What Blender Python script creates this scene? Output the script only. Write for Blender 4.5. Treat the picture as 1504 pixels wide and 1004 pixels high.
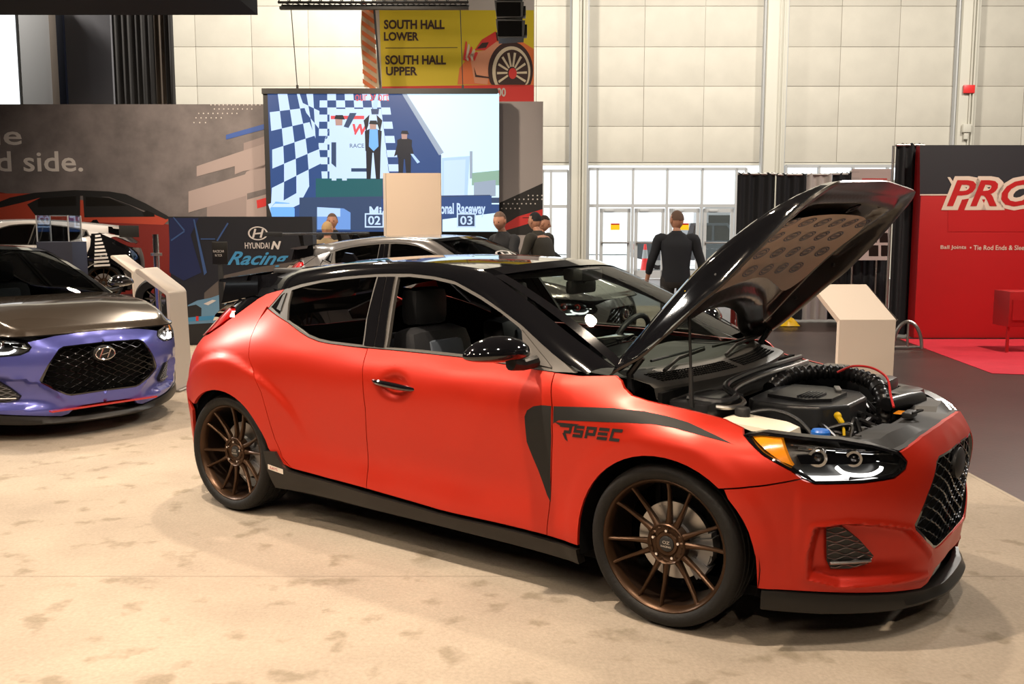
import bpy, bmesh, math, random
import numpy as np
from mathutils import Vector, Matrix
from mathutils.geometry import delaunay_2d_cdt
random.seed(7)
for o in list(bpy.data.objects): bpy.data.objects.remove(o)
SC = bpy.context.scene; COL = SC.collection
pi = math.pi
# ------------------------------------------------------------------ camera
CX, CY, CZ, YAW, PITCH, FPX = 1.6712, -4.1391, 1.5528, .6329, .1177, 1411.9
cd = bpy.data.cameras.new('camera'); cam = bpy.data.objects.new('camera', cd); COL.objects.link(cam)
cam.location = (CX, CY, CZ); cam.rotation_euler = (pi/2-PITCH, 0, YAW)
cd.sensor_width = 36; cd.lens = FPX/1504*36; cd.clip_start = .05; cd.clip_end = 300
SC.camera = cam
vs = SC.view_settings; vs.view_transform = 'Standard'; vs.look = 'None'; vs.gamma = 1; vs.use_curve_mapping = False
vs.exposure = 0.0
# ------------------------------------------------------------------ world (overcast daylight outside the hall)
wd = bpy.data.worlds.new('daylight'); SC.world = wd; wd.use_nodes = True
wd.node_tree.nodes['Background'].inputs[0].default_value = (.93, .97, 1, 1)
wd.node_tree.nodes['Background'].inputs[1].default_value = 3.0
# ------------------------------------------------------------------ lamps
def H(X, Y, z=0):
    c, s = math.cos(YAW), math.sin(YAW)
    return Vector((CX+X*c-Y*s, CY+X*s+Y*c, z))
def area(name, loc, target, size, power, col, size_y=None, spread=180):
    l = bpy.data.lights.new(name, 'AREA'); l.energy = power; l.color = col; l.size = size; l.spread = math.radians(spread)
    l.shape = 'DISK'
    if size_y: l.shape = 'RECTANGLE'; l.size_y = size_y
    o = bpy.data.objects.new(name, l); COL.objects.link(o); o.location = loc
    o.rotation_euler = (Vector(target)-Vector(loc)).to_track_quat('-Z', 'Y').to_euler()
    return o
WARM = (1, .82, .63); NEU = (1, .93, .84); COOL = (.86, .95, 1)
# hall lamps high up (neutral), the booth's warm spotlights and added fill lamps
for X, Y, p in ((-14, 22, 1350), (-4, 24, 1400), (6, 22, 1300), (15, 20, 1250), (14, 8, 700)): area('hall_lamp', H(X, Y, 11.2), H(X, Y+5, 2), 1.2, p, NEU)
for X, Y, z, tx, ty, p, s, c in (
        (-1.75, 3.15, 6.0, -.9, 4.0, 150, .14, WARM),
        (-1.2, 8.6, 6.2, -.3, 5.0, 110, .30, WARM), (2.4, 8.4, 6.2, 1.6, 5.0, 85, .30, WARM), (-5.2, 9.0, 6.2, -3.5, 6.0, 120, .30, WARM),
        (-3.2, .8, 6.2, -2.0, 4.0, 45, .30, WARM), (1.0, 1.5, 6.2, 1.0, 4.0, 48, .22, WARM), (3.6, 1.6, 6.2, 1.6, 4.6, 20, .30, NEU),
        (-7.5, 3.5, 6.2, -5.0, 6.5, 105, .30, WARM), (-8.5, 11.5, 6.2, -6.0, 13, 160, .30, WARM), (-3.5, 13, 6.2, -4.0, 11, 160, .30, WARM),
        (-11, 9.5, 6.5, -2.5, 5.5, 160, .5, NEU), (7.5, 12, 6.5, 1.5, 5.0, 115, .5, NEU),  # neutral lamps added for pale sheen on the haunch and nose
        (-1.5, -2, 5.2, 0, 4, 18, .22, WARM), (.8, -3, 5.2, 0, 4, 18, .22, WARM), (-4, -1, 5.2, -2, 5, 18, .22, WARM), (3, -2, 5.2, 1, 4, 14, .22, WARM), (-6, -2, 5.2, -2, 5, 18, .22, WARM),
        (-1.3, 9.6, 6.2, -1.2, 14, 110, .3, WARM), (-6.5, 15.5, 6.0, -5.5, 19.5, 115, .3, WARM), (-2.5, 15.5, 6.0, -2, 19.5, 100, .3, WARM), (6.5, 10, 6.0, 6.5, 13.6, 110, .3, WARM)):  # spots added to brighten the blank board and booth walls
    area('booth_and_fill_spot', H(X, Y, z), H(tx, ty, .5 if Y < 15 else 2), s, p, c, spread=100)

# ------------------------------------------------------------------ materials
def mat(name, col, rough=.5, metal=0, spec=.5, coat=0, emit=None, es=0, noise=0, nscale=8, bump=0, bscale=40, col2=None, coatr=.03, trans=0, alpha=1):
    m = bpy.data.materials.new(name); m.use_nodes = True; nt = m.node_tree; b = nt.nodes['Principled BSDF']
    def S(k, v): b.inputs[k].default_value = v
    S('Base Color', (*col, 1)); S('Roughness', rough); S('Metallic', metal); S('Specular IOR Level', spec)
    S('Coat Weight', coat); S('Coat Roughness', coatr); S('Transmission Weight', trans); S('Alpha', alpha)
    if emit: S('Emission Color', (*emit, 1)); S('Emission Strength', es)
    if noise or bump:
        tc = nt.nodes.new('ShaderNodeTexCoord')
    if noise:
        n = nt.nodes.new('ShaderNodeTexNoise'); n.inputs['Scale'].default_value = nscale; n.inputs['Detail'].default_value = 6; n.inputs['Roughness'].default_value = .6
        nt.links.new(tc.outputs['Object'], n.inputs['Vector'])
        r = nt.nodes.new('ShaderNodeValToRGB'); r.color_ramp.elements[0].position = .3; r.color_ramp.elements[1].position = .7
        c2 = col2 or tuple(c*(1-noise) for c in col)
        r.color_ramp.elements[0].color = (*c2, 1); r.color_ramp.elements[1].color = (*col, 1)
        nt.links.new(n.outputs['Fac'], r.inputs['Fac']); nt.links.new(r.outputs['Color'], b.inputs['Base Color'])
    if bump:
        n = nt.nodes.new('ShaderNodeTexNoise'); n.inputs['Scale'].default_value = bscale; n.inputs['Detail'].default_value = 4
        nt.links.new(tc.outputs['Object'], n.inputs['Vector'])
        bp = nt.nodes.new('ShaderNodeBump'); bp.inputs['Strength'].default_value = bump; bp.inputs['Distance'].default_value = .01
        nt.links.new(n.outputs['Fac'], bp.inputs['Height']); nt.links.new(bp.outputs['Normal'], b.inputs['Normal'])
    return m
def emi(name, col, s=1.0):
    return mat(name, tuple(c*.2 for c in col), .4, emit=col, es=s)
def glass(name, tint=(1, 1, 1), gloss=.04, dark=0.0, edge=.9):
    """thin pane: see-through with a mirror sheen"""
    m = bpy.data.materials.new(name); m.use_nodes = True; nt = m.node_tree
    for n in list(nt.nodes): nt.nodes.remove(n)
    out = nt.nodes.new('ShaderNodeOutputMaterial'); mx = nt.nodes.new('ShaderNodeMixShader')
    tr = nt.nodes.new('ShaderNodeBsdfTransparent'); tr.inputs[0].default_value = (*tint, 1)
    gl = nt.nodes.new('ShaderNodeBsdfGlossy'); gl.inputs['Roughness'].default_value = .01
    lw = nt.nodes.new('ShaderNodeLayerWeight'); lw.inputs['Blend'].default_value = .35
    mp = nt.nodes.new('ShaderNodeMapRange'); mp.inputs['To Min'].default_value = gloss; mp.inputs['To Max'].default_value = edge
    nt.links.new(lw.outputs['Fresnel'], mp.inputs['Value']); nt.links.new(mp.outputs['Result'], mx.inputs['Fac'])
    nt.links.new(tr.outputs[0], mx.inputs[1]); nt.links.new(gl.outputs[0], mx.inputs[2]); nt.links.new(mx.outputs[0], out.inputs[0])
    return m
M = {}
M['red'] = mat('satin_red_wrap', (.51, .018, .004), .40, .45, .5, coat=.22, coatr=.28)
M['black_gloss'] = mat('gloss_black_paint', (.004, .004, .005), .06, 0, .5, coat=1)
M['dark_grey'] = mat('satin_charcoal', (.013, .0115, .010), .38, .3, .5)
M['stripe'] = mat('matte_charcoal_vinyl', (.012, .0115, .011), .6, spec=.3)
M['trim'] = mat('grey_window_trim', (.060, .054, .048), .4, .3)
M['lampgrey'] = mat('lamp_housing_grey', (.09, .088, .085), .3, .7)
M['black'] = mat('black_plastic', (.012, .012, .012), .5, bump=.1, bscale=120)
M['bay_black'] = mat('engine_bay_plastic', (.009, .009, .010), .30)
M['bay_grey'] = mat('engine_bay_grey_plastic', (.022, .023, .025), .30)
M['cowl'] = mat('cowl_grey_plastic', (.055, .052, .048), .4)
M['bay_matte'] = mat('radiator_cover_plastic', (.022, .022, .022), .6)
M['void'] = mat('deep_black', (.004, .004, .004), .9, spec=.1)
M['rubber'] = mat('tyre_rubber', (.0065, .006, .0055), .62, spec=.3, bump=.25, bscale=60)
M['bronze'] = mat('bronze_alloy', (.055, .028, .014), .34, .7)
M['barrel'] = mat('dark_bronze_barrel', (.02, .011, .007), .4, .5)
M['chrome'] = mat('chrome', (.75, .75, .76), .1, 1)
M['darkchrome'] = mat('dark_chrome', (.16, .155, .155), .2, 1)
M['grillemetal'] = mat('grille_metal', (.055, .055, .058), .22, 1)
M['steel'] = mat('brushed_steel', (.42, .41, .40), .35, 1)
M['caliper'] = mat('cast_grey', (.30, .30, .31), .45, .6)
M['glass'] = glass('windscreen_glass', (.80, .86, .82), .03, edge=.40)
M['tint'] = glass('tinted_glass', (.10, .10, .11), .06)
M['clear'] = glass('clear_lens', (.92, .92, .92), .05, edge=.6)
M['pane'] = glass('window_pane', (.97, .98, .98), .02, edge=.4)
M['acrylic'] = glass('acrylic_sheet', (.93, .95, .97), .04, edge=.5)
M['seat'] = mat('black_leather', (.018, .019, .022), .45, bump=.1, bscale=90)
M['seatgrey'] = mat('blue_grey_leather', (.07, .085, .11), .5)
M['dash'] = mat('cabin_plastic', (.02, .02, .021), .6)
M['amber'] = mat('amber_lens', (.95, .30, .01), .18, coat=.6, emit=(1, .32, .01), es=.25)
M['lampred'] = mat('red_lens', (.45, .006, .006), .12, coat=1)
M['led'] = emi('white_led', (1, .98, .95), 3.0)
M['bone'] = mat('cream_plastic', (.66, .60, .48), .4)
M['blue_cap'] = mat('blue_cap', (.01, .12, .5), .35)
M['yellow'] = mat('yellow_plastic', (.85, .55, .01), .4)
M['redcable'] = mat('red_cable', (.7, .03, .03), .35)
M['white'] = mat('white_laminate', (.62, .55, .48), .45)
M['whitegloss'] = mat('white_gloss', (.75, .72, .70), .15, coat=.6)
M['blue'] = mat('violet_blue_paint', (.10, .11, .42), .28, .45, coat=.7)
M['carbon'] = mat('brown_carbon', (.06, .045, .033), .18, .3, coat=1, noise=.35, nscale=60)
M['hoodcarbon'] = mat('carbon_hood_inner', (.030, .022, .017), .28, .2, coat=.35, coatr=.12)
M['silver'] = mat('silver_grey_paint', (.25, .24, .24), .22, .6, coat=1)
M['tan'] = mat('tan_panel', (.74, .55, .42), .55)
M['navymark'] = mat('dark_blue_mark', (.03, .035, .09), .4)
# ------------------------------------------------------------------ mesh tools
def link(o, parent=None):
    COL.objects.link(o)
    if parent: o.parent = parent
    return o
def meshobj(name, V, F, m, parent=None, smooth=True, angle=35):
    me = bpy.data.meshes.new(name); me.from_pydata([tuple(map(float, v)) for v in V], [], [tuple(int(i) for i in f) for f in F])
    me.update()
    if m: me.materials.append(m)
    if smooth:
        me.shade_smooth()
        if angle < 180:
            try: me.set_sharp_from_angle(angle=math.radians(angle))
            except Exception: pass
    o = bpy.data.objects.new(name, me); return link(o, parent)
class MB:
    def __init__(s): s.V = []; s.F = []
    def add(s, V, F):
        n = len(s.V); s.V += [tuple(v) for v in V]; s.F += [tuple(i+n for i in f) for f in F]; return s
    def box(s, x0, x1, y0, y1, z0, z1, bev=0, rot=0, piv=None):
        b = bmesh.new(); bmesh.ops.create_cube(b, size=1)
        for v in b.verts: v.co = Vector(((x0+x1)/2+v.co.x*(x1-x0), (y0+y1)/2+v.co.y*(y1-y0), (z0+z1)/2+v.co.z*(z1-z0)))
        if bev: bmesh.ops.bevel(b, geom=b.edges[:], offset=min(bev, .45*min(abs(x1-x0), abs(y1-y0), abs(z1-z0))), segments=2, affect='EDGES', profile=.6)
        if rot:
            p = Vector(piv or ((x0+x1)/2, (y0+y1)/2, 0)); R = Matrix.Rotation(rot, 4, 'Z')
            for v in b.verts: v.co = R @ (v.co-p)+p
        return s.bm(b)
    def bm(s, b):
        b.verts.index_update(); s.add([v.co[:] for v in b.verts], [[v.index for v in f.verts] for f in b.faces]); b.free(); return s
    def tube(s, pts, r, n=8, caps=True, closed=False):
        pts = [Vector(p) for p in pts]; rs = r if isinstance(r, (list, tuple)) else [r]*len(pts)
        base = len(s.V); up = None; N = len(pts)
        for i, p in enumerate(pts):
            if closed: t = pts[(i+1) % N]-pts[i-1]
            else: t = pts[min(i+1, N-1)]-pts[max(i-1, 0)]
            if t.length < 1e-9: t = Vector((0, 0, 1))
            t.normalize()
            if up is None:
                up = Vector((0, 0, 1)) if abs(t.z) < .9 else Vector((1, 0, 0))
            a = t.cross(up)
            if a.length < 1e-5: a = t.cross(Vector((1, .3, 0)))
            a.normalize(); b = a.cross(t); up = b
            for k in range(n):
                an = 2*pi*k/n; s.V.append(tuple(p+(a*math.cos(an)+b*math.sin(an))*rs[i]))
        for i in range(N if closed else N-1):
            j = (i+1) % N
            for k in range(n):
                s.F.append((base+i*n+k, base+i*n+(k+1) % n, base+j*n+(k+1) % n, base+j*n+k))
        if caps and not closed:
            s.F.append(tuple(base+k for k in range(n))[::-1]); s.F.append(tuple(base+(N-1)*n+k for k in range(n)))
        return s
    def lathe(s, prof, n=32, c=(0, 0, 0), axis='z', caps=False, a0=0, a1=2*pi):
        """prof: (radius, height) pairs round an axis through c"""
        base = len(s.V); full = abs(a1-a0-2*pi) < 1e-6; m = n if full else n+1
        for k in range(m):
            an = a0+(a1-a0)*k/n; ca, sa = math.cos(an), math.sin(an)
            for r, h in prof:
                q = {'z': (r*ca, r*sa, h), 'y': (r*ca, h, r*sa), 'x': (h, r*ca, r*sa)}[axis]
                s.V.append((c[0]+q[0], c[1]+q[1], c[2]+q[2]))
        L = len(prof)
        for k in range(n):
            j = (k+1) % m
            for i in range(L-1): s.F.append((base+k*L+i, base+j*L+i, base+j*L+i+1, base+k*L+i+1))
        if caps: s.F.append(tuple(base+k*L for k in range(m))); s.F.append(tuple(base+k*L+L-1 for k in range(m))[::-1])
        return s
    def prism(s, pts, d, axis=1, o=0):
        """polygon pts (a,b) extruded along axis from o to o+d"""
        base = len(s.V); n = len(pts)
        for e in (o, o+d):
            for a, b in pts:
                q = [a, b]; q.insert(axis, e); s.V.append(tuple(q))
        s.F.append(tuple(range(base, base+n))); s.F.append(tuple(range(base+n, base+2*n))[::-1])
        for i in range(n): s.F.append((base+i, base+n+i, base+n+(i+1) % n, base+(i+1) % n))
        return s
    def ball(s, c, r, seg=12, rings=8):
        if not isinstance(r, (list, tuple)): r = (r, r, r)
        b = bmesh.new(); bmesh.ops.create_uvsphere(b, u_segments=seg, v_segments=rings, radius=1)
        for v in b.verts: v.co = Vector((c[0]+v.co.x*r[0], c[1]+v.co.y*r[1], c[2]+v.co.z*r[2]))
        return s.bm(b)
    def grid(s, P):
        base = len(s.V); n = len(P); m = len(P[0])
        for row in P: s.V += [tuple(p) for p in row]
        for i in range(n-1):
            for j in range(m-1): s.F.append((base+i*m+j, base+i*m+j+1, base+(i+1)*m+j+1, base+(i+1)*m+j))
        return s
    def xf(s, f): s.V = [tuple(f(*v)) for v in s.V]; return s
    def build(s, name, m, parent=None, smooth=True, angle=35, fix=True):
        o = meshobj(name, s.V, s.F, m, parent, smooth, angle)
        if fix:
            b = bmesh.new(); b.from_mesh(o.data); bmesh.ops.recalc_face_normals(b, faces=b.faces[:]); b.to_mesh(o.data); b.free()
            if smooth:
                try: o.data.set_sharp_from_angle(angle=math.radians(angle))
                except Exception: pass
        return o
def tag(o, label, cat, group=None, kind=None):
    if label: o['label'] = label
    if cat: o['category'] = cat
    if group: o['group'] = group
    if kind: o['kind'] = kind
    return o
def empty(name, loc=(0, 0, 0), rz=0, label=None, cat=None, group=None, parent=None):
    o = bpy.data.objects.new(name, None); o.location = loc; o.rotation_euler = (0, 0, rz); o.empty_display_size = .1
    link(o, parent); return tag(o, label, cat, group)
def hempty(name, X, Y, z=0, rz=0, label=None, cat=None, group=None):
    return empty(name, H(X, Y, z), YAW+rz, label, cat, group)
def hp(u, v, Y):
    """pixel -> hall coordinates (X right, Y away, z up) at distance Y"""
    a = (502-v)/FPX; d = (((u-752)/FPX), math.cos(PITCH)+a*math.sin(PITCH), -math.sin(PITCH)+a*math.cos(PITCH)); k = Y/d[1]
    return d[0]*k, Y, CZ+d[2]*k
def catmull(P, n=6, closed=False):
    P = [np.array(p, float) for p in P]; out = []; N = len(P)
    for i in range(N if closed else N-1):
        if closed: a, b, c, d = P[i-1], P[i], P[(i+1) % N], P[(i+2) % N]
        else: a, b, c, d = P[max(i-1, 0)], P[i], P[i+1], P[min(i+2, N-1)]
        for k in range(n):
            t = k/n; out.append(.5*((2*b)+(-a+c)*t+(2*a-5*b+4*c-d)*t*t+(-a+3*b-3*c+d)*t**3))
    if not closed: out.append(P[-1])
    return [tuple(p) for p in out]
def resample(P, d, closed=True):
    P = [np.array(p, float) for p in P]; out = []
    N = len(P)
    for i in range(N if closed else N-1):
        a, b = P[i], P[(i+1) % N]; L = np.linalg.norm(b-a)
        if L < 1e-6: continue
        n = max(1, int(round(L/d)))
        for k in range(n): out.append(a+(b-a)*k/n)
    if not closed: out.append(P[-1])
    return np.array(out)
def inside(P, poly):
    x, y = P[:, 0], P[:, 1]; c = np.zeros(len(P), bool); n = len(poly)
    for i in range(n):
        x1, y1 = poly[i]; x2, y2 = poly[(i+1) % n]
        if y1 == y2: continue
        m = ((y1 > y) != (y2 > y)) & (x < (x2-x1)*(y-y1)/(y2-y1)+x1); c ^= m
    return c
def pdist(P, poly, closed=True):
    d = np.full(len(P), 9.0); n = len(poly)
    for i in range(n if closed else n-1):
        a = np.array(poly[i]); b = np.array(poly[(i+1) % n]); ab = b-a; L = ab@ab
        if L < 1e-12: continue
        t = np.clip(((P-a)@ab)/L, 0, 1); d = np.minimum(d, np.hypot(*(P-a-t[:, None]*ab).T))
    return d
def tri2d(outline, res, holes=(), aspect=1.0):
    """fill a 2-D outline (with holes) by an even triangle net; returns points, triangles, boundary loops"""
    loops = [resample(outline, res)]+[resample(h, res) for h in holes]
    B = np.concatenate(loops); lo, hi = loops[0].min(0), loops[0].max(0)
    gx = np.arange(lo[0]+res*.5, hi[0], res); gy = np.arange(lo[1]+res*.5, hi[1], res*.87)
    G = np.array([(x+(j % 2)*res*.5, y) for j, y in enumerate(gy) for x in gx]) if len(gx) and len(gy) else np.zeros((0, 2))
    if len(G):
        k = inside(G, loops[0])
        for h in loops[1:]: k &= ~inside(G, h)
        G = G[k]
        if len(G):
            k = np.ones(len(G), bool)
            for l in loops: k &= pdist(G, l) > res*.45
            G = G[k]
    A = np.concatenate([B, G]); E = []; s = 0
    for l in loops:
        n = len(l); E += [(s+i, s+(i+1) % n) for i in range(n)]; s += n
    vo, eo, fo, ov, oe, of = delaunay_2d_cdt([Vector(p) for p in A], E, [], 0, 1e-6)
    P = np.array([v[:] for v in vo]); C = np.array([(P[f[0]]+P[f[1]]+P[f[2]])/3 for f in fo])
    k = inside(C, loops[0])
    for h in loops[1:]: k &= ~inside(C, h)
    # map boundary loops to output ids
    mp = {}
    for i, l in enumerate(ov):
        for q in l: mp[q] = i
    LI = []; s = 0
    for l in loops: LI.append([mp[s+i] for i in range(len(l))]); s += len(l)
    T = [tuple(f) for f, kk in zip(fo, k) if kk]
    return P, T, LI
def text_mesh(txt, size=1, shear=0, bold=0, extrude=0, res=3, align='LEFT', sx=1.0):
    cu = bpy.data.curves.new('txt', 'FONT'); cu.body = txt; cu.size = size; cu.shear = shear; cu.offset = bold; cu.extrude = extrude
    cu.resolution_u = res; cu.align_x = align
    o = bpy.data.objects.new('txt', cu); COL.objects.link(o); dg = bpy.context.evaluated_depsgraph_get(); dg.update()
    me = bpy.data.meshes.new_from_object(o.evaluated_get(dg))
    V = [(v.co.x*sx, v.co.y, v.co.z) for v in me.vertices]; F = [tuple(p.vertices) for p in me.polygons]
    bpy.data.objects.remove(o); bpy.data.curves.remove(cu); bpy.data.meshes.remove(me)
    return V, F
# side surface fitted through control points
XF,XR=0.35,-2.6
# control points (x, half width, z)
CP=[]
def st(x,*zw):
    for z,w in zw: CP.append((x,w,z))
st(-.5,(.10,.80),(.25,.862),(.4,.868),(.55,.876),(.7,.890),(.8,.894),(.87,.882),(.92,.858),(.96,.815),(1.02,.775),(1.1,.725))
st(-1.05,(.10,.80),(.25,.858),(.4,.858),(.55,.868),(.7,.884),(.8,.890),(.87,.880),(.92,.856),(.97,.820),(1.02,.782),(1.1,.735),(1.2,.672),(1.3,.605),(1.36,.56))
st(-1.6,(.10,.80),(.25,.858),(.4,.856),(.55,.864),(.7,.880),(.8,.886),(.87,.878),(.92,.855),(.97,.820),(1.02,.784),(1.1,.735),(1.2,.672),(1.3,.605),(1.36,.56))
st(-2.1,(.10,.80),(.25,.866),(.4,.868),(.55,.876),(.7,.888),(.8,.892),(.87,.884),(.94,.858),(1.0,.818),(1.08,.764),(1.2,.680),(1.3,.606))
st(-2.4,(.25,.885),(.4,.892),(.55,.900),(.7,.908),(.8,.908),(.88,.892),(.97,.850),(1.05,.795),(1.14,.722),(1.24,.635))
st(-2.65,(.25,.890),(.4,.900),(.55,.904),(.7,.910),(.8,.905),(.88,.882),(.97,.825),(1.05,.760),(1.14,.670),(1.22,.58))
st(-2.9,(.2,.87),(.4,.880),(.55,.884),(.7,.884),(.8,.872),(.88,.842),(.97,.765),(1.05,.692),(1.13,.600))
st(-3.1,(.2,.77),(.4,.800),(.55,.808),(.7,.805),(.8,.782),(.88,.735),(.97,.630),(1.03,.54))
st(-3.27,(.2,.50),(.4,.600),(.55,.620),(.7,.610),(.8,.56),(.88,.47),(.95,.35))
st(-3.35,(.4,.30),(.55,.33),(.7,.32)); st(-3.37,(.4,0),(.55,0),(.7,0)); st(-3.32,(.85,0),(.2,0)); st(-3.28,(.95,0)); st(-3.22,(1.03,0))
st(-.15,(.2,.875),(.4,.885),(.55,.893),(.7,.902),(.78,.898),(.84,.868),(.88,.825),(.93,.785),(1.0,.74))
st(.15,(.2,.880),(.4,.890),(.55,.898),(.7,.900),(.76,.886),(.81,.835),(.85,.76))
st(.35,(.2,.862),(.4,.876),(.55,.880),(.66,.874),(.73,.850),(.78,.805),(.82,.73))
st(.52,(.16,.735),(.26,.750),(.38,.768),(.5,.778),(.6,.782),(.68,.775),(.74,.752),(.79,.715))
st(.66,(.16,.600),(.26,.625),(.38,.650),(.5,.668),(.6,.672),(.68,.655))
st(.78,(.16,.42),(.26,.46),(.38,.50),(.5,.53),(.6,.532),(.68,.505))
st(.845,(.26,.30),(.38,.37),(.5,.41),(.6,.41),(.68,.37))
st(.86,(.16,0),(.25,0)); st(.875,(.35,0),(.45,.1));st(.885,(.55,0),(.65,0))
for z_,row in ((.785,((.665,.60),(.73,.50),(.772,.40),(.794,.30),(.811,.15),(.815,0))),(.74,((.695,.60),(.762,.50),(.803,.40),(.829,.30),(.852,.15),(.856,0)))):
    for a_,b_ in row: CP.append((a_,b_,z_))
def tou(x,w):
    x=np.asarray(x,float);w=np.asarray(w,float)
    u=x.copy();r=w.copy()
    f=x>XF; u=np.where(f,XF+.9*np.arctan2(x-XF,w),u); r=np.where(f,np.hypot(x-XF,w),r)
    b=x<XR; u=np.where(b,XR-.9*np.arctan2(XR-x,w),u); r=np.where(b,np.hypot(x-XR,w),r)
    return u,r
def _pts():
    A=np.array(CP); u,r=tou(A[:,0],A[:,1]); z=A[:,2]
    uf,ur=XF+.9*np.pi/2,XR-.9*np.pi/2
    U=[u];Z=[z];R=[r]
    m=(u>.6)&(u<uf-.01);U.append(2*uf-u[m]);Z.append(z[m]);R.append(r[m])
    m=(u<-3.0)&(u>ur+.01);U.append(2*ur-u[m]);Z.append(z[m]);R.append(r[m])
    return np.concatenate(U),np.concatenate(Z),np.concatenate(R)
KZ=2.0
def K(d2):
    d=np.sqrt(d2+1e-6); return d2*np.log(d)
U0,Z0,R0=_pts()
def _fit(lam=2e-4):
    n=len(U0);D=(U0[:,None]-U0)**2+(KZ*(Z0[:,None]-Z0))**2
    A=np.zeros((n+3,n+3));A[:n,:n]=K(D)+lam*np.eye(n)
    A[:n,n]=A[n,:n]=1;A[:n,n+1]=A[n+1,:n]=U0;A[:n,n+2]=A[n+2,:n]=Z0
    return np.linalg.solve(A,np.concatenate([R0,[0,0,0]]))
C0=_fit()
def rad(u,z):
    u=np.atleast_1d(u).astype(float);z=np.atleast_1d(z).astype(float)
    out=np.empty(len(u));n=len(U0)
    for i in range(0,len(u),4000):
        s=slice(i,i+4000);D=(u[s,None]-U0)**2+(KZ*(z[s,None]-Z0))**2
        out[s]=K(D)@C0[:n]+C0[n]+C0[n+1]*u[s]+C0[n+2]*z[s]
    return out
def xyz(u,z,off=0.0):
    """surface point, near side (y negative); off = outwards"""
    u=np.atleast_1d(u).astype(float);z=np.atleast_1d(z).astype(float)
    r=rad(u,z)+off
    th=np.where(u>XF,(u-XF)/.9,np.where(u<XR,(u-XR)/.9,0)); bx=np.where(u>XF,XF,np.where(u<XR,XR,u))
    return np.stack([bx+r*np.sin(th),-r*np.cos(th),z],1)
def ux(x,z):
    """u for a given x, z"""
    x=float(x);u=x
    for _ in range(30):
        w=-xyz(u,z)[0][1] if True else 0
        if XR<=x<=XF: return x
        P=xyz(u,z)[0]; u+= .5*(x-P[0])/max(.35,abs(P[1]))*.9
    return u
# ------------------------------------------------------------------ hatchback body: side surface as radius r(u, z) about a spine
def arc(cx, cz, r, a0, a1, n=18):
    return [(cx+r*math.cos(math.radians(a0+(a1-a0)*i/n)), cz+r*math.sin(math.radians(a0+(a1-a0)*i/n))) for i in range(n+1)]
VENT = [(.585,.472),(.72,.487),(.90,.470),(1.06,.44),(1.30,.30),(1.385,.245),(1.30,.215),(1.0,.225),(.70,.235),(.56,.275),(.56,.36)]
def sstep(t):
    t = np.clip(t, 0, 1); return t*t*(3-2*t)
def feat(u, z):
    f = np.zeros(len(u))
    # haunch over the rear wheel
    m = u < -1.85
    d = np.hypot(u+2.65, z-.324); an = np.arctan2(z-.324, u+2.65)
    rc = .556+.09*sstep((1.25-an)/1.1)
    amp = .016*sstep((an-.15)/.5)*sstep((2.9-an)/.5)
    f += np.where(m, amp*sstep((rc-d)/.035), 0)
    # front wheel arch lip
    d = np.hypot(u, z-.324); f += np.where((u > -.6) & (u < .6), .007*sstep((.47-d)/.05), 0)
    # handle cup
    q = ((u+1.405)/.085)**2+((z-.822)/.055)**2; f -= .024*np.exp(-q**2*1.4)
    # hollow low on the doors
    f -= .010*np.exp(-((z-.42)/.11)**2)*sstep((u+2.2)/.3)*sstep((-.35-u)/.3)
    # bumper scoop
    m = (u > .5) & (u < 1.45) & (z < .52)
    if m.any():
        P = np.stack([u[m], z[m]], 1); ins = inside(P, VENT); dd = pdist(P, VENT)*np.where(ins, 1, -1)
        dep = .062*sstep((1.40-u[m])/.55)
        # floor of the scoop slopes out to its lower edge
        dep = dep*sstep((z[m]-.19)/.13)
        g = np.zeros(len(u)); g[m] = dep*sstep((dd+.004)/.028); f -= g
        # ridge that frames the scoop
        g = np.zeros(len(u)); g[m] = .007*np.exp(-(dd/.016)**2)*(u[m] < 1.3); f += g
    # crease from lamp to bumper corner
    f += .007*sstep((u-.50)/.035)*(u < .9)*sstep((.9-u)/.3)*sstep((.66-z)/.1)*sstep((z-.2)/.1)
    return f
def S3(u, z, off=0.0):
    u = np.atleast_1d(u).astype(float); z = np.atleast_1d(z).astype(float)
    return xyz(u, z, off+feat(u, z))
def inset(P, d):
    P = np.array(P, float); n = len(P); A = .5*sum(P[i][0]*P[(i+1) % n][1]-P[(i+1) % n][0]*P[i][1] for i in range(n)); s = 1 if A > 0 else -1
    out = []
    for i in range(n):
        a, b, c = P[i-1], P[i], P[(i+1) % n]; e = (b-a)/max(np.linalg.norm(b-a), 1e-9); g = (c-b)/max(np.linalg.norm(c-b), 1e-9)
        nn = np.array([-e[1]-g[1], e[0]+g[0]])*s; L = np.linalg.norm(nn)
        out.append(b+nn/max(L, .3)*d)
    return out
UC = XF+.9*pi/2
SKC = {}
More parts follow.
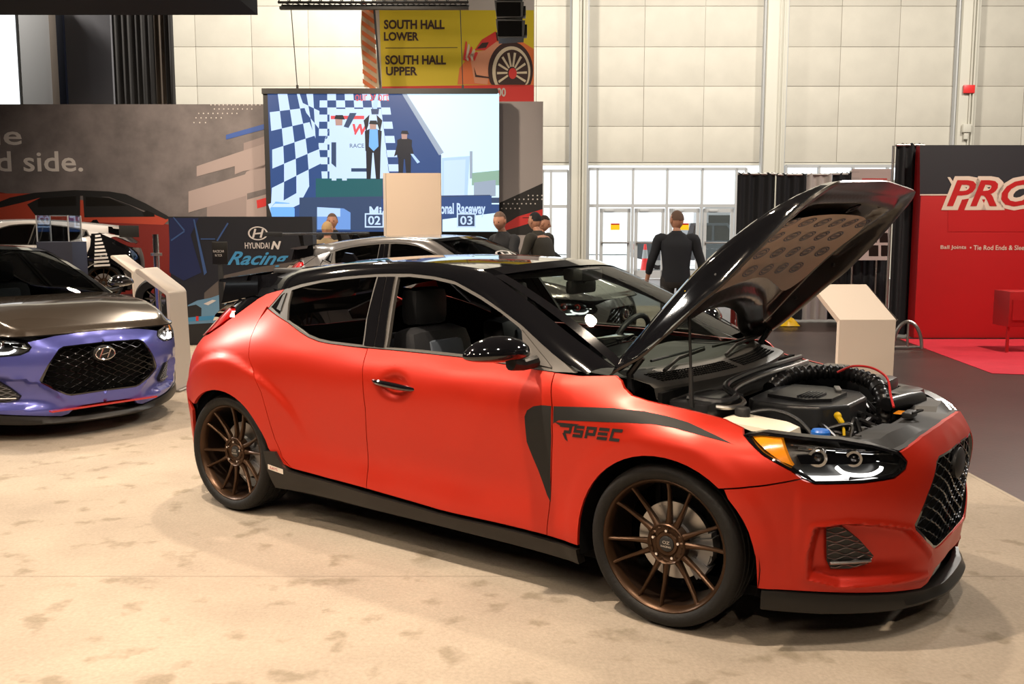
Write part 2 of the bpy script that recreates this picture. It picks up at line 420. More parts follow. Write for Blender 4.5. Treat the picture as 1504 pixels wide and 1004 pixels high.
def skin(name, outline, m, parent, res=.02, off=0.0, holes=(), flange=.016, side=-1, gap=.0022, centre=False, smooth_outline=False, label=None, raw=False):
    S3 = xyz if raw else globals()['S3']
    key = (name, len(outline), round(outline[0][0], 4), round(outline[-1][1], 4), res, off)
    if key not in SKC:
        O = catmull(outline, 5, True) if smooth_outline else outline
        O2 = inset(resample(O, res), gap) if gap else O
        if centre: O2 = [(min(p[0], UC), p[1]) if p[0] < UC-.02 else (UC, p[1]) for p in O2]
        SKC[key] = tri2d(O2, res, holes)
    P, T, LI = SKC[key]
    X = S3(P[:, 0], P[:, 1], off); V = list(X); F = list(T)
    if flange:
        X2 = S3(P[:, 0], P[:, 1], off-flange)
        for L in LI:
            n = len(L); b = len(V)
            V += [X[i] for i in L]+[X2[i] for i in L]
            for i in range(n):
                j = (i+1) % n
                if centre and P[L[i]][0] > UC-1e-4 and P[L[j]][0] > UC-1e-4: continue
                F.append((b+i, b+n+i, b+n+j, b+j))
    V = np.array(V)
    def out(sd):
        W = V.copy(); G = F
        if sd > 0: W[:, 1] *= -1; G = [f[::-1] for f in F]
        return W, G
    if centre:
        W1, G1 = out(-1); W2, G2 = out(1); n = len(W1)
        o = meshobj(name, np.concatenate([W1, W2]), list(G1)+[tuple(i+n for i in f) for f in G2], m, parent)
        b = bmesh.new(); b.from_mesh(o.data); vv = [v for v in b.verts if abs(v.co.y) < .004]
        bmesh.ops.remove_doubles(b, verts=vv, dist=.006); b.to_mesh(o.data); b.free(); o.data.shade_smooth()
        o.data.set_sharp_from_angle(angle=math.radians(40))
    else:
        W, G = out(side); o = meshobj(name, W, G, m, parent)
    if label: o['label'] = label
    return o
BELT = [(-2.475,1.120),(-2.38,1.096),(-2.246,1.060),(-2.14,1.022),(-2.066,1.000),(-1.98,.984),(-1.902,.978),(-1.78,.975),(-1.634,.975)]
BELT2 = [(-1.634,.975),(-1.4,.977),(-1.048,.976),(-.731,.964),(-.539,.954)]
DRIP = [(-.440,.958),(-.578,1.025),(-.792,1.133),(-.93,1.190),(-1.066,1.243),(-1.258,1.303),(-1.40,1.322),(-1.569,1.331),(-1.781,1.324),(-2.0,1.305),(-2.158,1.284),(-2.32,1.254),(-2.436,1.224)]
GAP1 = [(-1.634,.973),(-1.605,.83),(-1.597,.69),(-1.615,.481),(-1.620,.287)]
GAP2 = [(-.537,.955),(-.503,.814),(-.504,.699),(-.523,.519),(-.551,.258)]
QUART = [(-2.498,1.129),(-2.494,1.059),(-2.482,.973),(-2.437,.870),(-2.37,.79),(-2.315,.704),(-2.280,.579),(-2.255,.452),(-2.21,.36),(-2.142,.312)]
BOT = [(-2.142,.312),(-1.9,.296),(-1.62,.284),(-1.15,.262),(-.551,.256)]
ARF = arc(0, .305, .381, 178, 8, 24)
ARR = arc(-2.665, .315, .362, 14, 176, 24)
NOSE = [(.989,.733),(1.10,.752),(1.223,.767),(1.4,.775),(1.6,.779),(UC,.780)]
LAMP = [(.291,.792),(.351,.803),(.492,.797),(.676,.789),(.824,.768),(.975,.735),(1.026,.697),(1.01,.672),(.943,.647),(.787,.638),(.581,.638),(.490,.683),(.384,.733)]
GRILLE = [(UC,.698),(1.52,.695),(1.31,.690),(1.265,.675),(1.16,.56),(1.085,.455),(1.095,.435),(1.20,.375),(1.31,.328),(1.36,.318),(UC,.322)]
GRH = [(UC-.004 if p[0] == UC else p[0], p[1]) for p in GRILLE]
def wheel(parent, x, side, hi=True):
    n = 72 if hi else 36
    w = empty('wheel', (x, 0, .324), 0 if side < 0 else pi, parent=parent)
    t = [(.260,-.862),(.266,-.876),(.280,-.886),(.297,-.889),(.309,-.884),(.3185,-.871),(.3228,-.855)]
    for g in (-.835, -.795, -.745, -.700): t += [(.3242, g-.006), (.3172, g-.004), (.3172, g+.004), (.3242, g+.006)]
    t += [(.3228,-.675),(.318,-.662),(.305,-.652),(.262,-.660)]
    ty = MB().lathe([(r, y) for r, y in t], n, axis='y')
    for k in range(n):   # shoulder sipes
        a = 2*pi*k/n; c, s = math.cos(a), math.sin(a)
        for yy in (-.862, -.675):
            q = [(r*c-e*s, y, r*s+e*c) for e in (-.0035, .0035) for r, y in ((.3249, yy-.014), (.3249, yy+.016))]
            ty.add([q[0], q[1], q[3], q[2]], [(0, 1, 2, 3)]) if False else None
    ty.build('tyre', M['rubber'], w)
    MB().lathe([(.268,-.868),(.266,-.8745),(.261,-.8765),(.256,-.873),(.251,-.862),(.247,-.855),(.245,-.835)], n, axis='y').build('rim', M['bronze'], w)
    MB().lathe([(.2455,-.84),(.243,-.80),(.238,-.74),(.232,-.70),(.250,-.675),(.262,-.662)], n, axis='y').build('barrel', M['barrel'], w)
    # one spoke, copied round
    def spoke(side_):
        b = MB(); R = [(.062,-.842,.017,.018),(.095,-.835,.011,.022),(.15,-.838,.0075,.021),(.21,-.850,.0065,.018),(.249,-.862,.0075,.014)]
        lat = [side_*k for k in (.012,.019,.030,.041,.0505)]
        P = []
        for (r, y, hw, dp), l in zip(R, lat):
            P.append([(l-hw*1.05, y+dp, r), (l-hw, y+.004, r), (l-hw*.45, y-.001, r), (l+hw*.45, y-.001, r), (l+hw, y+.004, r), (l+hw*1.05, y+dp, r)])
        b.grid(P); b.F.append((0, 1, 2, 3, 4, 5)); return b
    base = []
    for sd in (-1, 1):
        o = spoke(sd).build('spoke', M['bronze'], w, angle=25); base.append(o)
    ph = math.radians(76)
    for k in range(6):
        for j, o in enumerate(base):
            c = o if k == 0 else link(bpy.data.objects.new('spoke', o.data), w)
            c.rotation_euler = (0, pi/2-(ph+k*pi/3), 0)
    MB().lathe([(.0,-.828),(.030,-.829),(.033,-.836),(.045,-.838),(.050,-.832),(.068,-.836),(.078,-.846),(.082,-.842),(.084,-.80),(.0,-.80)], 40, axis='y').build('hub', M['bronze'], w)
    MB().lathe([(.0,-.8415),(.026,-.841),(.031,-.838),(.032,-.825)], 28, axis='y').build('hub_cap', M['black'], w)
    if hi:
        for tx, zz, sz in (('OZ', .001, .017), ('RACING', -.013, .0095)):
            V, F = text_mesh(tx, sz, bold=.0005, align='CENTER', sx=1.25)
            MB().add([(a, -.8428, b+zz) for a, b, c in V], F).build('cap_lettering', M['steel'], w, fix=False)
    nut = None
    for k in range(5):
        a = math.radians(90+72*k-4)
        if nut is None:
            nut = MB().lathe([(.0,-.852),(.0055,-.852),(.0065,-.848),(.0065,-.832),(.010,-.830)], 8, axis='y').build('lug_nut', M['chrome'], w); o = nut
        else: o = link(bpy.data.objects.new('lug_nut', nut.data), w)
        o.location = (.057*math.cos(a), 0, .057*math.sin(a))
    MB().lathe([(.07,-.772),(.155,-.772),(.156,-.768),(.156,-.748),(.07,-.748)], 48, axis='y').build('brake_disc', M['steel'], w)
    MB().lathe([(0,-.79),(.075,-.79),(.08,-.77)], 24, axis='y').build('disc_bell', M['caliper'], w)
    c = MB(); s0 = -1 if side > 0 else 1
    for i, (a0, a1, r0, r1, y0) in enumerate(((-52, 20, .125, .175, -.785), (-45, -25, .10, .18, -.798), (-8, 14, .10, .18, -.798), (-28, -6, .118, .168, -.792))):
        q = [(r*math.cos(math.radians(a)), r*math.sin(math.radians(a))) for r, a in [(r0, a0), (r1, a0), (r1, (a0+a1)/2), (r1, a1), (r0, a1), (r0, (a0+a1)/2)]]
        c.prism([(s0*a, b) for a, b in q], .05+(-.785-y0), 1, y0)
    c.build('brake_caliper', M['caliper'], w, angle=20)
    return w
def hood_e(x): return np.interp(x, [-.32,-.24,-.17,-.1,.04,.2,.28,.5,.66,.78,.84], [.955,.94,.9,.885,.862,.838,.818,.800,.795,.782,.775])
def hood_c(x): return np.interp(x, [-.32,-.15,-.02,.10,.24,.38,.5,.62,.72,.80,.84], [1.0,.999,.997,.992,.985,.964,.933,.892,.846,.805,.790])
def smoothf(f, x, w=.05): return (f(x-w)+f(x)*2+f(x+w)+f(x-w/2)*1.5+f(x+w/2)*1.5)/7
HSX = 1.045
HOODW = [(-.30,.735),(-.1,.742),(.15,.745),(.30,.742),(.45,.730),(.58,.708),(.68,.672),(.745,.625),(.782,.565),(.797,.50),(.808,.30),(.818,.12),(.822,0)]
def hood_w(x): return np.interp(x, [p[0] for p in HOODW], [p[1] for p in HOODW])
def hood_z(x, y):
    x = np.asarray(x, float); e = smoothf(hood_e, x); c = smoothf(hood_c, x); w = np.maximum(hood_w(np.clip(x, -.3, .822)), .02)
    # side fold, front fold
    dd = np.minimum((w-np.abs(y)), (.822-x)*1.3); g = sstep(dd/.10)*.86+.14*sstep(dd/.5)
    return e+(c-e)*g
def hood_outline(hero=False):
    o = HOODW+[(x, -y) for x, y in HOODW[::-1][1:]]
    return catmull([(x, y) for x, y in o], 4)+(catmull([(-.28, -.69), (-.20, -.50), (-.09, -.30), (-.03, 0), (-.09, .30), (-.20, .50), (-.28, .69)], 4) if hero else [(-.305, -.5), (-.27, -.25), (-.25, 0), (-.27, .25), (-.305, .5)])
UNDER_PANEL = None
def build_hood(parent, mtop, munder, open_angle, under_panel=False, res=.025):
    O = resample(hood_outline(open_angle > 0), res); P, T, LI = tri2d(O, res)
    z = hood_z(P[:, 0], P[:, 1])
    if open_angle: P = P*np.array([HSX, 1.0]); O = O*np.array([HSX, 1.0])
    top = np.column_stack([P, z])
    bd = pdist(P, [tuple(p) for p in O])
    lz = .010+.022*sstep(bd/.05)+(.030*np.exp(-((bd-.115)/.030)**2))-.012*np.exp(-((bd-.165)/.02)**2)
    und = np.column_stack([P, z-lz])
    h = empty('hood', (-.32, 0, .93), parent=parent); h.rotation_euler = (0, -math.radians(open_angle), 0)
    off = np.array([-.32, 0, .93])
    meshobj('outer_skin', top-off, T, mtop, h, angle=60)
    V = list(und-off); F = [t[::-1] for t in T]; L = LI[0]; n = len(L); b = len(V); V += [top[i]-off for i in L]+[und[i]-off for i in L]
    F += [(b+i, b+(i+1) % n, b+n+(i+1) % n, b+n+i) for i in range(n)]
    meshobj('inner_skin', V, F, munder, h, angle=60)
    return h
def build_car(name, label, cat, paint, roof, hood, loc=(0, 0, 0), rz=0, hero=True, group=None, accents=True, badge='dark', lower=None, res=None):
    car = empty(name, loc, rz, label, cat, group)
    R = res or (.02 if hero else .04); low = lower or M['dark_grey']; K = lambda n, o, m, **k: [skin(n, o, m, car, side=s, **k) for s in (-1, 1)]
    # --- side panels
    K('fender', [(-.42,.95)]+[(-.537,.953)]+GAP2[1:]+[(-.386,.25)]+[p for p in ARF if p[1] > .26 and not (p[0] > .25 and p[1] < .59)]+[(.262,.603),(.40,.628),(.53,.655),(.490,.683),(.384,.733),(.291,.792),(.278,.811),(.199,.835),(.042,.860),(-.105,.880),(-.174,.894),(-.215,.92),(-.235,.945),(-.266,.962)], paint, res=R)
    K('front_door', BELT2[::-1]+GAP1[1:]+[(-1.15,.262)]+GAP2[::-1][:-1], paint, res=R*.9)
    K('rear_door', [(-2.475,1.118)]+QUART[1:]+[(-1.9,.296)]+GAP1[::-1]+BELT[::-1][1:-1], paint, res=R)
    K('rear_quarter_panel', [(-2.436,1.222),(-2.50,1.212),(-2.60,1.19),(-2.68,1.160),(-2.74,1.115),(-2.80,1.068),(-2.88,1.012),(-2.99,.957),(-3.12,.925),(-3.5,.90),(-3.7,.90),(-3.7,.64),(-3.3,.63),(-3.06,.60)]+[p for p in ARR[::-1] if p[1] > .36 and p[0] > -2.93]+[(-2.28,.36),(-2.22,.33),(-2.15,.314)]+QUART[::-1][1:]+[(-2.475,1.124)], paint, res=R)
    K('rear_bumper', [(-3.06,.597),(-3.3,.626),(-3.7,.636),(-4.01,.64),(-4.01,.34),(-3.3,.33),(-3.06,.30)]+[(-3.022,.36),(-3.0,.45),(-2.96,.53)][:3], paint, res=.03)
    K('rear_valance', [(-3.05,.295),(-3.3,.325),(-4.01,.335),(-4.01,.2),(-3.3,.19),(-3.03,.20)], low, res=.05)
    K('tail_panel', [(-2.69,1.160),(-2.75,1.118),(-2.82,1.066),(-2.90,1.10),(-3.0,1.108),(-3.12,1.075),(-3.32,1.0),(-4.0,.97),(-4.0,1.05),(-3.3,1.10),(-3.0,1.14),(-2.8,1.168)], roof, res=.04, flange=.02)
    K('tail_lamp', [(-2.83,1.058),(-2.89,1.014),(-2.99,.962),(-3.12,.932),(-3.3,.925),(-3.33,.99),(-3.2,1.04),(-3.10,1.075),(-3.0,1.10),(-2.9,1.095)], M['lampred'], res=.03, off=.012, flange=.03)
    bump = [(.262,.600)]+[p for p in ARF if p[0] > .25 and p[1] < .59]+[(.384,.237),(.50,.228),(.61,.218),(.85,.20),(1.0,.187),(1.244,.168),(1.32,.18),(1.404,.228),(1.5,.234),(UC,.236)]+GRILLE[::-1]+[(UC,.78)]+NOSE[::-1][1:]+[(1.03,.697),(1.01,.669),(.943,.643),(.787,.634),(.581,.634),(.53,.652),(.40,.625)]
    skin('front_bumper', bump, paint, car, res=R*.45 if hero else R, centre=True, gap=.0015)
    # --- dark inner shells, arches, underbody block
    core = [(.40,.24),(.40,.60),(.29,.78),(.1,.84),(-.2,.87),(-.4,.93),(-1.0,.955),(-1.9,.955),(-2.2,1.03),(-2.45,1.10),(-2.75,1.08),(-2.95,1.0),(-3.2,.9),(-4.01,.9),(-4.01,.22),(-3.06,.22)]+[p for p in arc(-2.665,.315,.378,172,8,14)]+[(-2.28,.2),(-.40,.2)]+arc(0,.305,.395,176,8,14)
    K('dark_gap_backing', core, M['void'], res=.07, off=-.032, flange=0, gap=0)  # black backing added so the panel gaps read as shade
    skin('front_inner', [(.42,.20),(.42,.60),(.6,.60),(.9,.62),(1.1,.70),(1.3,.73),(UC,.74),(UC,.18)], M['void'], car, res=.06, off=-.085, flange=0, gap=0, centre=True)
    for s in (-1, 1):
        for x, cz, r in ((0, .305, .392), (-2.665, .315, .374)):
            a = MB().lathe([(.0,.50*s),(r,.50*s),(r,(.862 if x == 0 else .80)*s)], 28, c=(x, 0, cz), axis='y', a0=-.25, a1=pi+.25)
            a.build('wheel_well', M['void'], car, fix=False)
    MB().box(-3.0, .40, -.72, .72, .15, .19).box(-2.2, -.45, -.82, .82, .17, .24).box(-.42,.42,-.48,.48,.16,.3).box(-3.1,-2.2,-.48,.48,.16,.4).build('underbody_blocker', M['void'], car)  # black block added under the car to stop light
    # --- side skirt and splitter
    K('side_skirt', [(-2.335,.385),(-2.25,.392),(-2.20,.33),(-2.155,.300),(-2.05,.290),(-1.62,.268),(-1.15,.247),(-.55,.243),(-.386,.235),(-.385,.165),(-1.12,.182),(-2.1,.190),(-2.28,.186),(-2.31,.28)], low, res=.02, off=.016, flange=.05)
    g = MB()
    for s in (-1, 1):
        us = np.linspace(.40, UC, 60); zt = np.interp(us, [.38,.61,1.0,1.244,1.42,UC], [.236,.214,.184,.166,.160,.160])
        rows = []
        zb = np.interp(us, [.38,.61,1.0,1.3,UC], [.162,.140,.122,.116,.116])
        for of, dz, k in ((-.02, 0, 0), (.010, -.004, 0), (.016, -.02, 0), (.030, None, .010), (.028, None, .0), (-.06, None, .004)):
            z = zt+dz if dz is not None else zb+k
            ex = of+(.012*sstep((us-1.3)/.2) if of > 0 else 0)
            X = xyz(us, np.maximum(z, .13), ex); X[:, 2] = z; X[:, 1] *= -s; X[:, 1] *= 1
            rows.append([tuple((x, -y if True else y, zz)) for x, y, zz in X])
        g.grid(rows)
    g.build('front_splitter', low, car, angle=30)
    # --- lamps
    for s in (-1, 1):
        hl = skin('headlamp', LAMP, M['lampgrey'], car, res=.02, off=-.055, flange=-.055, side=s, gap=.0)
        skin('lens_cover', LAMP, M['clear'], hl, res=.02, off=.001, flange=0, side=s, gap=.003)
        skin('bezel', LAMP, M['black_gloss'], hl, res=.012, off=.003, flange=.02, side=s, gap=.002, holes=[inset(resample(LAMP, .015), .009)])
        skin('amber_reflector', [(.318,.789),(.43,.790),(.452,.76),(.495,.695),(.45,.708),(.39,.742),(.335,.775)], M['amber'], hl, res=.02, off=-.012, flange=.03, side=s, gap=.003)
        skin('inner_shelf', [(.50,.73),(.52,.70),(.78,.695),(.97,.70),(.95,.725),(.8,.74)], M['black_gloss'], hl, res=.02, off=-.03, flange=.02, side=s, gap=0)
        for us in ([(.515,.676),(.545,.656),(.60,.652),(.66,.652),(.72,.655)], [(.665,.690),(.70,.668),(.76,.658),(.83,.659),(.875,.672),(.885,.684)]):
            q = catmull(us, 5); P = S3([a for a, b in q], [b for a, b in q], -.022)
            if s > 0: P[:, 1] *= -1
            MB().tube([tuple(p) for p in P], .0075 if hero else .009, 8).build('led_strip', M['led'] if hero or True else M['chrome'], hl)
        for zz_, u0_, u1_ in ((.765, .47, .80), (.755, .50, .90), (.742, .66, .96), (.705, .86, .985)):
            P = S3(np.linspace(u0_, u1_, 10), np.linspace(zz_, zz_-.02, 10), -.030)
            if s > 0: P[:, 1] *= -1
            MB().tube([tuple(p) for p in P], .0032, 6).build('chrome_fin', M['chrome'], hl)
        for (u, z, r) in ((.585,.722,.034), (.745,.716,.03)):
            p = S3(u, z, -.036)[0]; th = (u-XF)/.9; d = Vector((math.sin(th), -math.cos(th), 0))
            a = MB().lathe([(r*.55,.0),(r*.7,.012),(r,.012),(r*1.05,-.01)], 24); a2 = MB().lathe([(0,.016),(r*.35,.012),(r*.55,.0)], 20)
            Q = d.to_track_quat('Z', 'Y').to_matrix()
            for bb, nn, mm in ((a, 'projector_ring', M['chrome']), (a2, 'projector_lens', M['darkchrome'])):
                bb.V = [tuple(Q@Vector(v)+Vector(p)) for v in bb.V]
                if s > 0: bb.V = [(x, -y, zz) for x, y, zz in bb.V]
                bb.build(nn, mm, hl)
    # --- grille: rows of wave bars inside the hexagon
    GG = np.array([(p[0], p[1]) for p in GRILLE]); full = [tuple(p) for p in GG]+[(2*UC-p[0], p[1]) for p in GG[::-1][1:-1]]
    frame = skin('grille', [(UC,.702),(1.52,.699),(1.31,.694),(1.262,.679),(1.157,.562),(1.08,.456),(1.09,.431),(1.20,.370),(1.31,.323),(1.36,.313),(UC,.317),(UC,.331),(1.365,.327),(1.315,.337),(1.21,.383),(1.103,.443),(1.172,.557),(1.272,.668),(1.315,.682),(1.52,.687),(UC,.690)], M['black_gloss'], car, res=.010, off=-.004, flange=.05, centre=True, gap=0)
    rows = np.arange(.335, .70, .0235)
    for j, z in enumerate(rows):
        us = np.arange(1.05, 2*UC-1.05, .0105); ph = (j % 2)*pi
        zz = z+.0095*np.sin(us/.0245*1.0+ph)*1.0
        ok = inside(np.stack([us, zz], 1), full)
        run = [];
        bar = MB()
        def flush():
            if len(run) > 2:
                U = np.array([a for a, b in run]); Z = np.array([b for a, b in run]); f = U > UC; Uu = np.where(f, 2*UC-U, U)
                P = S3(Uu, Z, -.022); P[:, 1] = np.where(f, -P[:, 1], P[:, 1]); bar.tube([tuple(p) for p in P], .0034, 4)
            run.clear()
        for a, b, k in zip(us, zz, ok):
            if k: run.append((a, b))
            else: flush()
        flush()
        if bar.V: bar.build('grille_bar', M['grillemetal'], frame, angle=30)
    # badge
    bd = MB().lathe([(0,.012),(.8,.011),(1,.003),(1,-.04)], 36, axis='x')
    bd.V = [(.878+x, y*.082, .612+z*.062) for x, y, z in bd.V]
    if badge == 'dark': bd.build('badge_disc', M['black'], frame)
    else:
        ring = MB().tube([(.895, .072*math.cos(a), .612+.045*math.sin(a)) for a in np.linspace(0, 2*pi, 40)[:-1]], .006, 8, closed=True)
        for sg in (-1, 1):
            ring.tube([(.893, sg*.030+.016, .612+.034), (.893, sg*.030-.0, .612), (.893, sg*.030-.016, .612-.034)], .007, 6)
        ring.tube([(.893, -.03, .605), (.893, .03, .62)], .006, 6)
        bd.build('badge_disc', M['black'], frame); ring.build('badge_emblem', M['chrome'], frame)
    # scoop meshes
    for s in (-1, 1):
        mo = [(.632,.462),(.70,.464),(.80,.40),(.88,.335),(.85,.305),(.75,.292),(.66,.295),(.640,.33)]
        v = skin('bumper_vent', mo, M['black'], car, res=.02, off=-.040, flange=.03, side=s, gap=0, raw=True)
        for j, z in enumerate(np.arange(.305, .46, .017)):
            us = np.arange(.62, .90, .008); zz = z+.005*np.sin(us/.016+(j % 2)*pi); ok = inside(np.stack([us, zz], 1), mo)
            if ok.sum() > 3:
                P = xyz(us[ok], zz[ok], -.037)
                if s > 0: P[:, 1] *= -1
                MB().tube([tuple(p) for p in P], .0022, 4).build('vent_bar', M['steel'], v)
        P = xyz(np.linspace(.655, .858, 12), np.full(12, .322), -.028)
        if s > 0: P[:, 1] *= -1
        MB().tube([tuple(p) for p in P], .006, 6).build('vent_trim', M['steel'], v)
    # --- glasshouse
    GF = [(-1.520,.985),(-1.30,.988),(-1.050,.986),(-.85,.985),(-.69,.990),(-.74,1.085),(-.80,1.120),(-.93,1.177),(-1.070,1.229),(-1.252,1.287),(-1.40,1.306),(-1.560,1.314),(-1.635,1.310)]
    GR = [(-2.262,1.072),(-2.17,1.045),(-2.074,1.012),(-1.99,.996),(-1.903,.989),(-1.678,.985),(-1.725,1.10),(-1.780,1.308),(-1.9,1.298),(-2.023,1.285),(-2.16,1.267),(-2.29,1.240),(-2.362,1.220),(-2.32,1.15)]
    GQ = [(-2.455,1.128),(-2.40,1.112),(-2.335,1.095),(-2.375,1.15),(-2.41,1.205),(-2.43,1.195)]
    WO = BELT[:-1]+BELT2+DRIP[:]+[(-2.455,1.17)]
    for s in (-1, 1):
        fr = skin('window_frame', WO, M['trim'], car, res=.022, off=-.002, flange=.02, side=s, gap=.002, holes=[GF, GR, GQ])
        skin('pillar_panel', [(-1.665,.986),(-1.604,.986),(-1.64,1.10),(-1.712,1.310),(-1.765,1.308),(-1.72,1.12)], M['black_gloss'], car, res=.02, off=.004, flange=.01, side=s, gap=0)
        skin('pillar_panel', [(-1.598,.986),(-1.535,.986),(-1.575,1.08),(-1.655,1.312),(-1.706,1.311),(-1.634,1.10)], M['black_gloss'], car, res=.02, off=.004, flange=.01, side=s, gap=0)
        skin('rear_door_glass', GR, M['tint'], car, res=.05, off=-.012, flange=0, side=s, gap=-.004)
        skin('quarter_glass', GQ, M['black_gloss'], car, res=.03, off=-.008, flange=0, side=s, gap=-.003)
        if not hero or s > 0: skin('front_door_glass', GF, M['glass'] if hero else M['tint'], car, res=.05, off=-.012, flange=0, side=s, gap=-.004)
        skin('mirror_sail', [(-.70,.985),(-.56,.972),(-.60,1.0),(-.775,1.112)], M['trim'], car, res=.02, off=.006, flange=.01, side=s, gap=0)
        skin('rear_door_handle', [(-2.385,1.125),(-2.345,1.115),(-2.385,1.205),(-2.405,1.195)], M['black'], car, res=.03, off=.006, flange=.01, side=s, gap=0)
    # --- pillars, roof, windscreen, hatch
    D = S3([p[0] for p in DRIP], [p[1] for p in DRIP], .001); D = [tuple(p) for p in D]
    D[0] = (-.40, -.80, .957)
    D += [(-2.58, -.600, 1.192), (-2.68, -.575, 1.168), (-2.80, -.54, 1.165)]
    TX = [(-.30,-.715,.978),(-.50,-.69,1.072),(-.735,-.64,1.188),(-.87,-.61,1.252),(-.99,-.585,1.308),(-1.13,-.55,1.358),(-1.33,-.53,1.376),(-1.52,-.52,1.386),(-1.78,-.51,1.382),(-2.0,-.50,1.372),(-2.16,-.495,1.360),(-2.32,-.485,1.344),(-2.46,-.48,1.328),(-2.60,-.475,1.310),(-2.72,-.47,1.296),(-2.86,-.465,1.278)]
    Dc = catmull(D, 3); Tc = catmull(TX, 3)
    for s in (-1, 1):
        P = []
        for a, b in zip(Dc, Tc):
            a = np.array(a); b = np.array(b); row = []
            nrm = np.cross(b-a, [1, 0, 0]); nrm = nrm/np.linalg.norm(nrm); nrm *= np.sign(nrm[2])
            for t in (0, .12, .3, .5, .7, .88, 1): row.append(a+(b-a)*t+nrm*.075*np.linalg.norm(b-a)*4*t*(1-t)*1.3)
            row = [a+np.array([0, .03, -.004])]+row
            P.append([(x, y*(-s), z) for x, y, z in row])
        MB().grid(P).build('roof_rail', roof, car, angle=60)
    # roof skin
    rx = [(-1.13,.14,1.358,1.392),(-1.33,.12,1.376,1.404),(-1.52,.08,1.386,1.411),(-1.78,.04,1.382,1.409),(-2.16,0,1.360,1.388),(-2.46,-.02,1.328,1.356),(-2.80,-.05,1.285,1.318),(-3.00,-.08,1.255,1.290)]
    rc = catmull([(a, b, c, d, .55 if a > -1.2 else np.interp(-a, [1.13,1.33,1.52,1.78,2.16,2.46,2.8,3.0], [.55,.53,.52,.51,.495,.48,.47,.46])) for a, b, c, d in rx], 4)
    P = [[(x+bx*(1-q*q), q*yw, zt+(zc-zt)*(1-q*q)) for q in np.linspace(-1, 1, 21)] for x, bx, zt, zc, yw in rc]
    MB().grid(P).build('roof_panel', roof, car, angle=60)
    P = []
    for t in np.linspace(0, 1, 12):
        row = []
        for q in np.linspace(-1, 1, 25):
            b = Vector((-.30+.13*(1-q*q), .718*q, .976-.012*(1-q*q))); tp = Vector((-1.135+.14*(1-q*q), .552*q, 1.357+.033*(1-q*q)))
            p = b.lerp(tp, t); n_ = Vector((.45, 0, .9)); row.append(tuple(p+n_*.045*4*t*(1-t)*(.55+.45*(1-q*q))))
        P.append(row)
    MB().grid(P).build('windscreen', M['glass'], car, angle=60)
    band = MB()
    bandP = [[tuple(Vector(P[i][j])+Vector((.002, 0, .004))) for j in range(25)] for i in (10, 11)]
    band.grid(bandP)
    bb = [[tuple(Vector(P[i][j])+Vector((.002, 0, .004))) for i in range(12)] for j in (0, 1)]; band.grid(bb)
    bb = [[tuple(Vector(P[i][j])+Vector((.002, 0, .004))) for i in range(12)] for j in (23, 24)]; band.grid(bb)
    band.build('windscreen_band', M['black_gloss'], car, fix=False)
    # hatch glass, spoiler with side fins
    P = [[(x-.12*(1-q*q), q*yw, z) for q in np.linspace(-1, 1, 13)] for x, yw, z in ((-2.96,.47,1.25),(-3.02,.50,1.18),(-3.09,.54,1.10),(-3.16,.56,1.04),(-3.20,.55,1.00))]
    MB().grid(P).build('hatch_glass', M['tint'], car)
    sp = MB(); P = []
    for q in np.linspace(-1, 1, 21):
        y = q*.56; b = .09*(1-q*q); zz = .022*(1-q*q)
        P.append([(-2.84-b, y, 1.283+zz), (-2.98-b, y, 1.268+zz), (-3.11-b, y, 1.252+zz), (-3.115-b, y, 1.238+zz), (-3.0-b, y, 1.235+zz), (-2.86-b, y, 1.25+zz)])
    sp.grid(P); sp.F += [tuple(range(6)), tuple(range(120, 126))[::-1]]
    sp.build('roof_spoiler', roof, car)
    for s in (-1, 1):
        MB().prism([(-3.06,1.262),(-2.78,1.285),(-2.78,1.175),(-3.12,1.105)], .03, 1, s*.53-.015).build('spoiler_fin', M['black_gloss'], car, angle=20)
    MB().prism([(-2.50,1.345),(-2.56,1.40),(-2.62,1.405),(-2.66,1.34)], .02, 1, -.01).build('roof_antenna', M['black_gloss'], car)
    # --- door mirrors and handles
    for s in (-1, 1):
        m = MB().ball((0, 0, 0), (1, 1, 1), 32, 20)
        def f(x, y, z):
            X = x*.085*(1.0 if x > 0 else .45); Y = y*.150; Z = z*.062*(1-.12*(y*s*1))*(1 if z > 0 else .75); return (-.70+X*(1-.2*z)-.05*y*s, s*1.02+Y, 1.040+Z+.012*(1-y*y))
        m.xf(f).build('mirror_housing', M['black_gloss'], car)
        MB().tube([(-.63, s*.83, .995), (-.65, s*.90, .985), (-.66, s*.97, .998)], [.028, .024, .03], 10).build('mirror_arm', M['dark_grey'], car)
        h = S3(np.linspace(-1.545, -1.275, 15), np.linspace(.832, .815, 15), .024); hh = np.linspace(-1, 1, 15)
        h[:, 1] = -(.012+np.abs(h[7, 1]))*1.0+.018*hh**4
        if s > 0: h[:, 1] *= -1
        MB().tube([tuple(p) for p in h], [.007+.009*(1-abs(a)**3) for a in hh], 10).build('door_handle', M['black_gloss'], car)
    # --- hood
    return car
